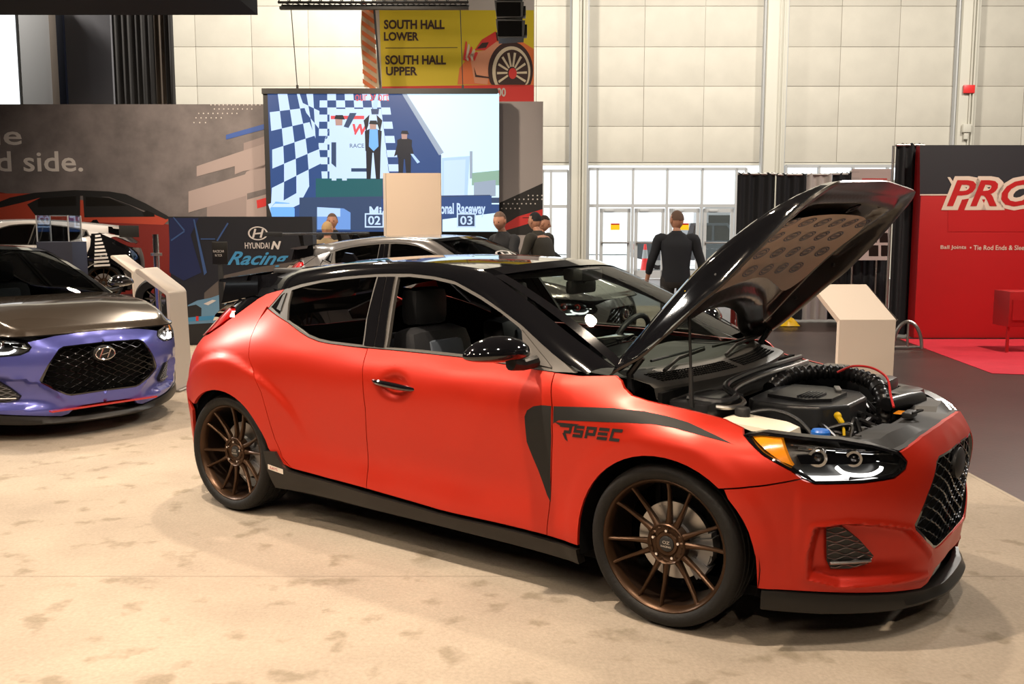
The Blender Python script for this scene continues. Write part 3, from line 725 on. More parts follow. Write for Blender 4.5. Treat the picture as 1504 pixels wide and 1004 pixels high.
# ------------------------------------------------------------------ cabin
def cabin(car, hero=True):
    for s in (-1, 1):
        y = s*.37
        c = empty('front_seat', (-1.3, y, .25), parent=car)
        b = MB().box(-.22, .28, -.25, .25, .08, .26, .07); b.build('cushion', M['seat'], c)
        b = MB().box(-.30, -.12, -.25, .25, .24, .80, .08); b.V = [(x-.20*(z-.24), yy*(1-.25*max(0, z-.5)), z) for x, yy, z in b.V]; b.build('seat_back', M['seat'], c)
        b = MB().box(-.20, -.13, -.13, .13, .30, .74, .03); b.V = [(x-.20*(z-.24)+.025, yy, z) for x, yy, z in b.V]; b.build('seat_insert', M['seatgrey'], c)
        b = MB().box(-.42, -.30, -.13, .13, .80, 1.0, .05); b.build('headrest', M['seat'], c)
    if not hero: return
    b = MB().box(-2.25, -2.05, -.58, .58, .4, .93, .07); b.V = [(x-.25*(z-.4), y, z) for x, y, z in b.V]; b.build('rear_seat', M['seat'], car)
    P = []
    for q in np.linspace(-1, 1, 17):
        y = q*.70; P.append([(-.22+.05*(1-q*q), y, .935), (-.45, y, .948), (-.62, y, .945+.02*math.exp(-((y-.36)/.2)**2)), (-.72, y, .90), (-.70, y, .72), (-.60, y, .55)])
    MB().grid(P).build('dashboard', M['dash'], car)
    MB().box(-.78, -.70, -.16, .16, .90, 1.02, .012).build('infotainment_screen', M['black_gloss'], car)
    st = empty('steering_wheel', (-.86, .37, .93), parent=car); st.rotation_euler = (0, math.radians(-68), 0)
    MB().tube([(.175*math.cos(a), .185*math.sin(a), 0) for a in np.linspace(0, 2*pi, 32)[:-1]], .015, 10, closed=True).build('wheel_rim', M['seat'], st)
    MB().box(-.05, .05, -.07, .07, -.03, .01, .02).box(-.015, .015, -.17, .17, -.01, .01, .005).build('wheel_hub', M['dash'], st)
    m = empty('rear_view_mirror', (-.93, 0, 1.26), parent=car)
    MB().box(-.02, .02, -.12, .12, -.035, .035, .02).tube([(.01, 0, .02), (.06, 0, .09)], .012, 8).build('mirror_shell', M['black'], m)
    MB().box(-.98, -.86, -.10, .10, 1.29, 1.355, .02).build('sensor_pod', M['black'], car)
    MB().box(-2.7, -1.15, -.50, .50, 1.30, 1.325, .01).build('headliner', M['dash'], car)
# ------------------------------------------------------------------ engine bay of the red car
def engine_bay(car):
    MB().box(-.10, -.08, -.74, .74, .30, .90).box(-.1, .40, -.73, -.70, .30, .78).box(-.1, .40, .70, .73, .30, .78).box(-.1, .40, -.7, .7, .30, .33).box(.40, .56, -.5, .5, .30, .33).box(.50, .58, -.42, .42, .3, .70).build('bay_walls', M['void'], car)
    # cowl with slotted vents
    P = []
    for q in np.linspace(-1, 1, 25):
        y = q*.715; f = 1-q*q
        P.append([(-.31+.13*f, y, .968-.012*f), (-.27+.13*f, y, .950), (-.15+.10*f, y, .925), (-.13+.10*f, y, .912), (-.12+.08*f, y, .87), (-.09+.08*f, y, .865), (-.09+.08*f, y, .80)])
    MB().grid(P).build('cowl_panel', M['cowl'], car)
    v = MB()
    for q in np.linspace(-.86, .80, 62):
        if -.06 < q < .02: continue
        f = 1-q*q; y = q*.715
        for k in range(5):
            t = .12+k*.17; x = -.27+.13*f+(.12-.03*f)*t; z = .950-.025*t
            v.box(x-.007, x+.007, y-.0055, y+.0055, z-.002, z+.0025)
    tag(v.build('cowl_vent_slots', M['void'], car), None, None, kind='stuff')
    # bulkhead seal
    pts = catmull([(-.02,-.64,.875),(.10,-.60,.865),(.13,-.50,.875),(.04,-.40,.90),(.02,-.1,.915),(.02,.3,.915),(-.02,.66,.90)], 6)
    MB().tube(pts, .014, 8).build('bulkhead_seal', M['bay_grey'], car)
    MB().tube([(x+.035, y, z-.02) for x, y, z in pts], .010, 8).build('seal_channel', M['steel'], car)
    b = MB().box(-.08, .10, -.70, -.34, .76, .868, .02); b.build('strut_tower_cover', M['bay_black'], car)
    MB().box(-.08, .10, .36, .70, .76, .868, .02).build('strut_tower_cover', M['bay_black'], car)
    # engine cover
    o = [(.10,-.30),(.14,-.36),(.30,-.38),(.42,-.34),(.50,-.22),(.50,.02),(.44,.14),(.26,.20),(.12,.16),(.08,.02)]
    c = MB().prism(o, .10, 2, .74); cov = c.build('engine_cover', M['bay_grey'], car, angle=20)
    bm = bmesh.new(); bm.from_mesh(cov.data); bmesh.ops.bevel(bm, geom=bm.edges[:], offset=.014, segments=3, affect='EDGES', profile=.6)
    bm.to_mesh(cov.data); bm.free()
    MB().prism([(.16,-.24),(.34,-.28),(.42,-.20),(.42,.0),(.30,.10),(.16,.08)], .016, 2, .838).build('cover_plateau', M['bay_black'], cov, angle=20)
    for k in range(6): MB().box(.29+.014*k, .296+.014*k, -.25+.006*k, -.10, .853, .862, .002).build('cover_rib', M['bay_grey'], cov)
    MB().box(.36, .385, -.03, .08, .853, .866, .004, rot=.4).build('cover_badge', M['steel'], cov)
    lw = MB().prism([(x*1.0, y*.96) for x, y in o], .12, 2, .60); lw.build('engine_block', M['bay_black'], car, angle=20)
    # intake hose: ribbed
    path = catmull([(.06,.05,.82),(.09,.20,.865),(.20,.30,.885),(.33,.32,.885),(.45,.28,.86),(.52,.20,.80),(.54,.14,.70)], 14)
    r = [.033+(.005 if (i % 3) == 0 else -.003)*(1 if i < 60 else .3) for i in range(len(path))]
    MB().tube(path, r, 16).build('intake_hose', M['bay_black'], car, angle=25)
    MB().tube([path[60], path[61], path[62], path[63]], .039, 16).build('hose_clamp', M['bay_grey'], car)
    # coolant tank
    t = MB().box(.12, .42, -.70, -.49, .66, .822, .06); t.V = [(x, y, z-.12*max(0, x-.25)) for x, y, z in t.V]; tk = t.build('coolant_tank', M['bone'], car)
    MB().lathe([(0,.042),(.026,.042),(.030,.036),(.030,.0)], 18, c=(.20, -.60, .812)).build('tank_cap', M['black'], tk)
    MB().lathe([(0,.026),(.030,.026),(.036,.018),(.036,.0)], 14, c=(.50, -.57, .772)).build('washer_cap', M['blue_cap'], car)
    MB().box(.46, .54, -.62, -.52, .66, .772, .02).build('washer_neck', M['bone'], car)
    # battery, fuse box, air box on the far side
    bt = MB().box(.10, .30, .40, .66, .66, .86, .012).build('battery_tray_cover', M['bay_black'], car)
    MB().box(.14, .20, .44, .50, .86, .872, .003).build('warning_sticker', M['lampred'], bt)
    MB().box(.12, .24, .52, .64, .86, .885, .01).build('battery_top', M['bay_grey'], bt)
    MB().box(.34, .48, .42, .62, .66, .855, .03).build('fuse_box', M['bay_grey'], car)
    MB().box(.50, .62, .30, .54, .62, .825, .03).build('air_box', M['bay_grey'], car)
    MB().tube([(.56, .1, .80), (.60, .25, .80), (.62, .40, .79)], [.03, .036, .036], 12).build('air_duct', M['bay_black'], car)
    # cables and small fittings
    MB().tube(catmull([(.30,.24,.90),(.36,.27,.93),(.45,.26,.93),(.53,.20,.90),(.57,.12,.84),(.60,.06,.80)], 8), .0055, 6).build('red_cable', M['redcable'], car)
    MB().tube(catmull([(.48,-.30,.80),(.50,-.30,.77),(.51,-.31,.73)], 4), [.012]*4+[.006]*5, 8).ball((.478,-.30,.805), (.016,.008,.016)).build('dipstick', M['yellow'], car)
    rnd = random.Random(4)
    hz = MB()
    for k in range(22):
        y0 = -.58+.052*k; a = (rnd.uniform(.42, .56), y0, rnd.uniform(.73, .785)); b_ = (rnd.uniform(.36, .60), y0+rnd.uniform(.05, .16), rnd.uniform(.71, .79)); c_ = (rnd.uniform(.50, .62), y0+rnd.uniform(-.02, .1), rnd.uniform(.64, .73))
        hz.tube(catmull([a, b_, c_], 6), rnd.choice([.006, .009, .013]), 7)
    tag(hz.build('wiring_and_hoses', M['bay_black'], car), None, None, kind='stuff')
    for k in range(9):
        x, y = .44+.11*rnd.random(), -.5+.11*k
        if k % 2: MB().lathe([(0,.03),(.012,.03),(.014,.02),(.014,0)], 8, c=(x, y, .715)).build('bolt_fitting', M['steel'], car)
        else: MB().box(x-.02, x+.02, y-.02, y+.02, .68, .745, .006).build('plug_connector', M['bay_grey'], car)
    MB().tube(catmull([(.14,-.52,.80),(.26,-.47,.83),(.36,-.44,.80),(.44,-.46,.74)], 6), .009, 8).build('coolant_hose', M['bay_grey'], car)
    # slam panel over the radiator
    P = []; NU = [(.60,.788),(.72,.782),(.85,.768),(.989,.740)]+NOSE[1:]; NP = S3([a for a, b in NU], [b for a, b in NU], -.004); NP = NP[np.argsort(-NP[:, 1])]
    for q in np.linspace(-1, 1, 31):
        y = q*.60; f = 1-q*q; rz = .018*sstep(np.array([(abs(y)-.20)/.03]))[0]*(1-sstep(np.array([(abs(y)-.42)/.05]))[0])
        xf_ = float(np.interp(abs(y), -NP[:, 1], NP[:, 0]))-.003; zf = float(np.interp(abs(y), -NP[:, 1], NP[:, 2]))-.004; xb = xf_-.20
        P.append([(xb, y, .66), (xb, y, .745), (xb+.03, y, .765+rz), (xf_-.07, y, .772+rz), (xf_-.03, y, zf-.002), (xf_, y, zf)])
    sl = MB().grid(P).build('radiator_cover', M['bay_matte'], car, angle=22)
    MB().box(.66, .70, -.05, .05, .775, .80, .006).tube([(.70,-.04,.80),(.73,0,.81),(.70,.04,.80)], .005, 6).build('hood_latch', M['black'], sl)
    MB().box(.61, .64, .02, .10, .778, .781).build('spec_sticker', M['amber'], sl)
    for y in (-.5, -.3, .3, .5): MB().lathe([(0,.006),(.011,.006),(.013,0)], 10, c=(.62, y, .775)).build('trim_clip', M['black'], sl)
    # fender inner flanges
    for s in (-1, 1):
        P = [[(x, s*w, z-.002), (x, s*(w-.03), z-.022), (x, s*(w-.045), z-.06)] for x, w, z in ((-.23,.775,.93),(-.17,.79,.89),(-.1,.79,.875),(.04,.775,.857),(.2,.765,.832),(.3,.755,.80),(.45,.735,.795),(.6,.68,.785))]
        MB().grid(P).build('fender_flange', M['black'], car)
    # wipers
    for y0, y1 in ((-.62, -.02), (.0, .62)):
        MB().tube([(-.16, y0+.05, .965), (-.22, (y0+y1)/2, .985), (-.24, y1, .993)], .008, 6).tube([(-.25, y0+.1, .992), (-.25, y1+.02, .999)], .006, 6).build('wiper', M['black'], car)
# ------------------------------------------------------------------ the red show car
RED = build_car('hatchback_car', 'satin red hatchback with raised hood, gloss black roof and RSPEC lettering on its fender', 'car', M['red'], M['black_gloss'], None)
for s in (-1, 1):
    wheel(RED, 0, s); wheel(RED, -2.655, s)
cabin(RED); engine_bay(RED)
HD = build_hood(RED, M['black_gloss'], M['hoodcarbon'], 50.8)
hq = lambda x, y, z: (x+.32, y, z-.93)
def under(x, y, d):
    return hood_z(np.array([x]), np.array([y]))[0]-d
# liner: tan sheet with dark oval marks following the hood's underside
LO = catmull([(.10,-.50),(.2,-.60),(.35,-.63),(.5,-.60),(.60,-.47),(.645,-.2),(.645,.2),(.60,.47),(.5,.60),(.35,.63),(.2,.62),(.09,.52),(.13,.34),(.19,.1),(.19,-.1),(.13,-.34)], 4, True)
Pl, Tl, Ll = tri2d(LO, .04); zl = hood_z(Pl[:, 0], Pl[:, 1])-.054
under_panel = meshobj('hood_under_panel', [hq(x, y, z) for (x, y), z in zip(Pl, zl)], [t[::-1] for t in Tl], M['tan'], HD)
random.seed(3)
for i, x in enumerate((.25, .365, .48, .585)):
    for j in range(-3, 4):
        y = j*.185+(.09 if i % 2 else 0)
        if abs(y) > .54-.6*max(0, x-.46): continue
        e = MB()
        for a, b in ((.044, .060), (.031, .044)):
            ring = [(x+a*math.cos(t)*.8, y+b*math.sin(t)) for t in np.linspace(0, 2*pi, 24)[:-1]]; ring2 = [(x+(a-.007)*math.cos(t)*.8, y+(b-.007)*math.sin(t)) for t in np.linspace(0, 2*pi, 24)[:-1]]
            n = len(ring); V = [hq(p, q, under(p, q, .0565)) for p, q in ring+ring2]; e.add(V, [(k, (k+1) % n, n+(k+1) % n, n+k) for k in range(n)])
        for k in range(-2, 3):
            V = [hq(p, q, under(p, q, .0565)) for p, q in ((x-.008, y+k*.011-.004), (x+.008, y+k*.011-.004), (x+.008, y+k*.011+.003), (x-.008, y+k*.011+.003))]; e.add(V, [(0, 1, 2, 3)])
        e.build('oval_mark', M['navymark'], under_panel, fix=False)
b = MB().tube([hq(p, q, under(p, q, .045)) for p, q in ((.69, -.035), (.72, 0), (.69, .035), (.66, 0))], .005, 6, closed=True); b.build('latch_striker', M['darkchrome'], HD)
for s in (-1, 1):
    MB().tube([(-.24, s*.70, .86), (-.25, s*.70, .96), (-.20, s*.69, 1.03)], .016, 8).build('hood_hinge', M['bay_black'], RED)
    for x, y in ((.30, .69), (.55, .62), (.05, .69), (.70, .42)):
        MB().ball(hq(x, s*y, under(x, s*y, .02)), .012, 8, 6).build('rubber_stop', M['black'], HD)
for y in (-.30,): pass
MB().tube([(.03, -.70, .85), (-.01, -.665, 1.28)], .006, 8).tube([(.03, -.70, .85), (.017, -.69, 1.0)], .010, 8).build('hood_prop_strut', M['black'], RED)
MB().box(-.024, .004, -.68, -.65, 1.26, 1.31, .006).build('strut_clip', M['yellow'], RED)
# vinyl stripe, lettering
D1 = [(-.50,.826),(-.56,.822),(-.600,.812),(-.632,.792),(-.645,.76),(-.640,.655),(-.618,.60),(-.590,.538),(-.555,.445),(-.535,.400),(-.517,.55),(-.498,.70)]
D1 = [p for p in D1 if True]
skin('vinyl_stripe', [(-.508,.826),(-.56,.824),(-.600,.815),(-.632,.794),(-.645,.765),(-.640,.655),(-.618,.60),(-.590,.538),(-.552,.435),(-.531,.405),(-.526,.52),(-.509,.70)], M['stripe'], RED, res=.014, off=.0012, flange=0, gap=.001)
skin('vinyl_stripe', [(-.499,.826),(-.35,.838),(-.229,.846),(-.10,.845),(-.004,.834),(.08,.82),(.142,.805),(.21,.784),(.278,.760),(.20,.774),(.125,.786),(.04,.797),(-.045,.802),(-.15,.798),(-.276,.787),(-.406,.776),(-.47,.770),(-.4985,.752)], M['stripe'], RED, res=.014, off=.0012, flange=0, gap=.0008)
def techno(word, h, w, t, gap):
    """angular stencil letters made of straight strokes"""
    V = []; F = []; x = 0
    B = {'S': [(0,h-t,w,h),(0,h/2-t/2,w,h/2+t/2),(0,0,w,t),(0,h/2,t,h),(w-t,0,w,h/2)], 'P': [(0,h-t,w,h),(w*.25,h/2-t,w,h/2),(w-t,h/2,w,h),(0,0,t,h*.72)], 'E': [(0,h-t,w,h),(0,h/2-t/2,w*.92,h/2+t/2),(0,0,w,t)], 'C': [(0,h-t,w,h),(0,0,w,t),(0,0,t,h)], 'R': [(0,h-t,w*1.25,h),(w*.5,h/2-t,w*1.25,h/2),(w*1.25-t,h/2,w*1.25,h)]}
    for ch in word:
        for a, b, c, d in B[ch]:
            n = len(V); V += [(x+p+q*.30, q, 0) for p, q in ((a, b), (c, b), (c, d), (a, d))]; F.append((n, n+1, n+2, n+3))
        if ch == 'R': n = len(V); V += [(x+p, q, 0) for p, q in ((w*.45, h/2-t), (w*.8, h/2-t), (w*1.0, -h*.45), (w*.70, -h*.25))]; F.append((n+3, n+2, n+1, n))
        x += (w*1.25 if ch == 'R' else w)+gap
    return V, F
V, F = techno('RSPEC', .050, .048, .0125, .011)
def onside(V, u0, z0, tilt, off):
    U = np.array([u0+v[0] for v in V]); Z = np.array([z0+v[1]+v[0]*tilt for v in V]); return S3(U, Z, off)
MB().add([tuple(p) for p in onside(V, -.475, .706, .05, .0018)], F).build('side_lettering', M['stripe'], RED, fix=False, smooth=False)
MB().add([tuple(p) for p in onside([(-.035, .062), (.09, .062), (.05, .049), (.0, .046)], -.455, .700, .05, .002)], [(3, 2, 1, 0)]).build('side_lettering_swoosh', M['stripe'], RED, fix=False, smooth=False)
sk = S3([-2.30, -2.19, -2.19, -2.30], [.292, .278, .305, .319], .0175); MB().add([tuple(p) for p in sk], [(0, 1, 2, 3)]).build('maker_sticker', M['white'], RED, fix=False)
V, F = text_mesh('RAYS', .022, sx=1.1); MB().add([tuple(p) for p in onside(V, -2.285, .296, -.12, .0185)], F).build('sticker_lettering', M['lampred'], RED, fix=False, smooth=False)
# fuel? the mirror-less far side repeats the near one
# ------------------------------------------------------------------ the other cars
def finish_car(c, closed=True, mh=None, wheels=True):
    for s in (-1, 1):
        wheel(c, 0, s, False); wheel(c, -2.655, s, False)
    cabin(c, False)
    if closed: build_hood(c, mh or M['carbon'], M['void'], 0)
BLU = build_car('hatchback_car', 'violet-blue hatchback with brown carbon hood and big dark mesh grille', 'car', M['blue'], M['black_gloss'], None, (-6.03, -.09, 0), -.048, hero=False, badge='chrome', res=.03)
BLU.scale = (1.05, 1.05, 1.0); finish_car(BLU)
MB().box(.84, .885, -.40, .40, .215, .228).build('red_lip_line', M['lampred'], BLU)
GRY = build_car('race_car', 'dark silver race hatchback with a tall flat rear wing, standing behind the red car', 'car', M['silver'], M['silver'], None, (-4.31, 4.70, 0), .1165, hero=False, badge='chrome', res=.05)
finish_car(GRY, True, M['silver']); GRY.scale = (1.04, 1.04, 1.05)
wg = empty('rear_wing', (-3.15, 0, 1.30), parent=GRY)
MB().box(-.14, .14, -.80, .80, .10, .125, .01).build('wing_blade', M['darkchrome'], wg)
for s in (-1, 1):
    MB().box(-.14, .14, s*.80-.006, s*.80+.006, .085, .135, .004).build('end_plate', M['black'], wg)
    MB().prism([(-.03, .11), (.03, .11), (.10, -.16), (.05, -.16)], .010, 1, s*.35).build('wing_strut', M['black'], wg)
V, F = text_mesh('HYUNDAI', .13, bold=.004, align='CENTER', sx=1.1)
Qw = Matrix(((0, -.0, 0), (1, 0, 0), (0, 1, 0))).transposed() if False else None
def onscreen(V, t0, off=.012):
    out = []
    for a, b, c in V:
        q = a/.62; t = t0+b/.83
        bb = Vector((-.30+.13*(1-q*q), .718*q, .976-.012*(1-q*q))); tp = Vector((-1.135+.14*(1-q*q), .552*q, 1.357+.033*(1-q*q)))
        p = bb.lerp(tp, t)+Vector((.45, 0, .9))*(.045*4*t*(1-t)*(.55+.45*(1-q*q))+off); out.append(tuple(p))
    return out
MB().add(onscreen(V, .24), F).build('windscreen_lettering', M['whitegloss'], GRY, fix=False, smooth=False)
def hlogo(cx, cy, w, h, t=.16):
    """oval badge with a slanted H: list of polygons"""
    V = []; F = []; n = 32
    for k in range(n):
        a = 2*pi*k/n
        for r in (1, 1-t): V.append((cx+w*r*math.cos(a), cy+h*r*math.sin(a), 0))
    for k in range(n): F.append((2*k, 2*k+1, 2*((k+1) % n)+1, 2*((k+1) % n)))
    for sg in (-1, 1):
        o = sg*.38
        P = [(o-.22, -.62), (o-.02, -.66), (o+.24, .62), (o+.04, .66)]; b = len(V); V += [(cx+w*x, cy+h*y, 0) for x, y in P]; F.append((b, b+1, b+2, b+3))
    P = [(-.36, -.02), (.36, .10), (.36, -.12), (-.36, -.24)]; b = len(V); V += [(cx+w*x, cy+h*(y+.05), 0) for x, y in P]; F.append((b+3, b+2, b+1, b))
    return V, F
V, F = hlogo(0, .0, .20, .075); MB().add(onscreen(V, .44), F).build('windscreen_badge', M['whitegloss'], GRY, fix=False, smooth=False)
WHT = build_car('race_car', 'white touring race car with black rear haunch and white block pattern, facing left', 'car', M['whitegloss'], M['whitegloss'], None, (-15.75, 3.10, .30), 4.207, hero=False, badge='chrome', res=.05)
finish_car(WHT, True, M['whitegloss'])
for o_ in list(WHT.children):
    if o_.name.startswith('tail_lamp'): bpy.data.objects.remove(o_)
skin('livery_panel', [(-2.50,1.16),(-2.47,.95),(-2.40,.80),(-2.20,.40),(-2.27,.38),(-2.31,.5),(-2.40,.60),(-2.55,.68),(-2.72,.68),(-2.90,.58),(-3.02,.45),(-3.05,.30),(-3.6,.30),(-3.7,.90),(-3.18,.92),(-3.0,1.01),(-2.88,1.08),(-2.65,1.17)], M['black_gloss'], WHT, res=.05, off=.02, flange=.02, side=1, gap=0)
for i in range(9):
    z = 1.10-.062*i; w = .10+.018*i; u0 = -2.56+.006*i
    skin('livery_block', [(u0, z), (u0-w, z+.012), (u0-w, z+.045), (u0, z+.035)], M['whitegloss'], WHT, res=.1, off=.024, flange=0, side=1, gap=0)
wg = empty('rear_wing', (-3.1, 0, 1.12), parent=WHT)
MB().box(-.14, .14, -.8, .8, .10, .125, .01).build('wing_blade', M['black'], wg)
for s in (-1, 1): MB().box(-.16, .16, s*.80-.008, s*.80+.008, -.02, .18, .004).build('end_plate', M['black'], wg)
# ------------------------------------------------------------------ floors
def floor_mat():
    m = mat('beige_show_carpet', (.40, .335, .265), .92, spec=.2)
    nt = m.node_tree; b = nt.nodes['Principled BSDF']; tc = nt.nodes.new('ShaderNodeTexCoord')
    def noise(s, d, r=.55):
        n = nt.nodes.new('ShaderNodeTexNoise'); n.inputs['Scale'].default_value = s; n.inputs['Detail'].default_value = d; n.inputs['Roughness'].default_value = r
        nt.links.new(tc.outputs['Object'], n.inputs['Vector']); return n
    def ramp(n, p0, p1, c0, c1):
        r = nt.nodes.new('ShaderNodeValToRGB'); e = r.color_ramp.elements; e[0].position = p0; e[1].position = p1; e[0].color = (*c0, 1); e[1].color = (*c1, 1)
        nt.links.new(n.outputs['Fac'], r.inputs['Fac']); return r
    def mul(a, c):
        x = nt.nodes.new('ShaderNodeMix'); x.data_type = 'RGBA'; x.blend_type = 'MULTIPLY'; x.inputs[0].default_value = 1
        nt.links.new(a, x.inputs[6]); nt.links.new(c, x.inputs[7]); return x.outputs[2]
    base = ramp(noise(1.1, 4), .3, .7, (.28, .235, .187), (.37, .315, .25))
    foot = ramp(noise(5.5, 3, .5), .58, .68, (1, 1, 1), (.72, .71, .67))
    fine = ramp(noise(60, 3), .25, .75, (.86, .86, .86), (1.08, 1.08, 1.08))
    nt.links.new(mul(mul(base.outputs[0], foot.outputs[0]), fine.outputs[0]), b.inputs['Base Color'])
    bp = nt.nodes.new('ShaderNodeBump'); bp.inputs['Strength'].default_value = .5; bp.inputs['Distance'].default_value = .006
    nt.links.new(noise(90, 4).outputs['Fac'], bp.inputs['Height']); nt.links.new(bp.outputs['Normal'], b.inputs['Normal'])
    return m
M['carpet'] = floor_mat()
M['bind'] = mat('carpet_binding', (.30, .25, .19), .8)
M['concrete'] = mat('brown_aisle_floor', (.050, .029, .024), .38, noise=.35, nscale=1.3, bump=.1, bscale=30)
M['redcarpet'] = mat('red_booth_carpet', (.62, .02, .045), .95, noise=.15, nscale=5, bump=.3, bscale=80)
M['hallwall'] = mat('cream_wall_panel', (.55, .52, .44), .75, noise=.10, nscale=1.5)
M['column'] = mat('cream_column_paint', (.56, .54, .46), .6)
M['frame'] = mat('grey_aluminium_frame', (.45, .46, .46), .5, .2)
M['ceiling'] = mat('hall_ceiling', (.10, .10, .10), .9)
def struct(o): o['kind'] = 'structure'; return o
def hbox(mb, X0, X1, Y0, Y1, z0, z1, bev=0): return mb.box(X0, X1, Y0, Y1, z0, z1, bev)
HALL = (H(0, 0), YAW)
def hobj(mb, name, m, **k):
    o = mb.build(name, m, None, **k); o.location = H(0, 0); o.rotation_euler = (0, 0, YAW); return o
struct(hobj(MB().box(-24, 26, -14, 30, -.10, -.012), 'floor', M['concrete']))
cp = hobj(MB().box(-20, 2.9, -10, 19.4, -.012, -.002), 'show_carpet', M['carpet']); tag(cp, 'wide beige carpet with footprints under the show cars', 'carpet')
MB().box(2.9, 2.93, -10, 19.4, -.012, -.001).build('edge_binding', M['bind'], cp)
M['seam'] = mat('carpet_seam_thread', (.22, .18, .14), .9)
for Y_, a_, b_ in ((4.17, -9, 2.9), (8.3, -9, 2.9)): MB().box(a_, b_, Y_, Y_+.006, -.003, -.0014).build('carpet_seam', M['seam'], cp)
rcp = hobj(MB().prism([hp(1322, 499, 13.55)[:2], hp(1700, 499, 13.55)[:2], (14, 8.2), (5.2, 10.3)], .006, 2, -.012), 'red_carpet', M['redcarpet']); tag(rcp, 'bright red carpet in front of the red and black booth wall', 'carpet')
# ------------------------------------------------------------------ hall shell
YW = 30.0; k30 = FPX/YW
def Xa(u, Y): return hp(u, 335, Y)[0]
def Za(v, Y): return hp(752, v, Y)[2]
ZT = Za(242, YW); ZC = 11.5
wb = struct(hobj(MB().box(-24, 26, YW+.12, YW+.35, ZT, ZC), 'wall_back', M['column']))
MB().box(-24, Xa(797, YW), YW+.12, YW+.35, 0, ZT).box(Xa(1150, YW), 26, YW+.12, YW+.35, 0, ZT-.45).build('lower_wall', M['column'], wb)
ZP = Za(238, YW)
def panels(u0, u1, joints):
    xs = [u0]+joints+[u1]
    for a, b in zip(xs[:-1], xs[1:]):
        z = ZP; hs = [Za(185, YW), Za(126, YW), Za(68, YW), Za(8, YW), Za(-55, YW), ZC-.1]
        for zz in hs:
            w = Xa(b, YW)-Xa(a, YW)
            MB().box(Xa(a, YW)+.006, Xa(b, YW)-.006, YW+.085+random.uniform(0, .010), YW+.13, z+.006, zz-.006, .006).build('wall_panel', M['hallwall'], wb); z = zz
panels(262, 838, [296, 377, 459, 541, 623, 705, 787]); panels(862, 1114, [943, 1030]); panels(1147, 1391, [1226, 1310]); panels(1420, 1700, [1494, 1590])
for i, (a, b) in enumerate(((838, 860), (1116, 1145), (1393, 1418))):
    o = struct(hobj(MB().box(Xa(a, YW), Xa(b, YW), YW-.25, YW+.12, 0, ZC, .01), 'trim_%d' % (i+1), M['column']))
    MB().box(Xa(a, YW)-.06, Xa(a, YW)-.01, YW-.1, YW+.12, 0, ZC).box(Xa(b, YW)+.01, Xa(b, YW)+.06, YW-.1, YW+.12, 0, ZC).build('side_channel', M['frame'], o)
    MB().tube([(Xa(b, YW)-.12, YW-.30, 0), (Xa(b, YW)-.12, YW-.30, ZC-.1)], .028, 8).tube([(Xa(b, YW)-.22, YW-.30, 0), (Xa(b, YW)-.22, YW-.30, ZC-.1)], .02, 8).build('conduit', M['column'], o)
fa = hobj(MB().box(Xa(1397, YW), Xa(1413, YW), YW-.36, YW-.28, Za(139, YW), Za(127, YW), .02), 'fire_alarm', M['redcable']); tag(fa, 'small red alarm box high on the right wall column', 'alarm')
jb = hobj(MB().box(Xa(1398, YW), Xa(1410, YW), YW-.40, YW-.28, Za(196, YW), Za(184, YW), .02).box(Xa(1401, YW), Xa(1407, YW), YW-.36, YW-.28, Za(206, YW), Za(196, YW), .01), 'junction_box', M['column']); tag(jb, 'cream junction box on the right wall column below the red alarm', 'junction box')
struct(hobj(MB().box(-24, 26, -14, YW+.3, ZC, ZC+.2), 'ceiling', M['ceiling']))
struct(hobj(MB().box(-24.2, -24, -14, YW+.3, 0, ZC), 'wall_left', M['ceiling'])); struct(hobj(MB().box(26, 26.2, -14, YW+.3, 0, ZC), 'wall_right', M['hallwall'])); struct(hobj(MB().box(-24, 26, -14.2, -14, 0, ZC), 'wall_front', M['ceiling']))
# windows and doors of the back wall
def window(n, us, v0, vs_, sill=0.0):
    """us: mullion pixels; vs_: transom pixels"""
    w = MB(); X = [Xa(u, YW) for u in us]; Z = [Za(v, YW) for v in vs_]; zt = Za(v0, YW)
    for x in X: w.box(x-.035, x+.035, YW-.02, YW+.10, sill, zt)
    w.box(X[0], X[-1], YW-.02, YW+.10, zt-.06, zt+.03)
    for z in Z: w.box(X[0], X[-1], YW-.015, YW+.09, z-.05, z+.05)
    o = struct(hobj(w, 'window_%d' % n, M['frame'])); zz = [zt]+Z+[sill]
    for a, b in zip(X[:-1], X[1:]):
        for c, d in zip(zz[:-1], zz[1:]):
            if n == 2 and d < 2 and a > Xa(878, YW): continue
            if c-d > .2: MB().box(a+.03, b-.03, YW+.03, YW+.04, d+.04, c-.04).build('pane', M['pane'], o)
    return o
window(1, [797, 809, 834], 250, [303]); window(2, [864, 877, 929, 979, 1030, 1080, 1094], 247, [302]); window(3, [1152, 1200, 1250, 1300, 1350], 243, [300], ZT-.5)
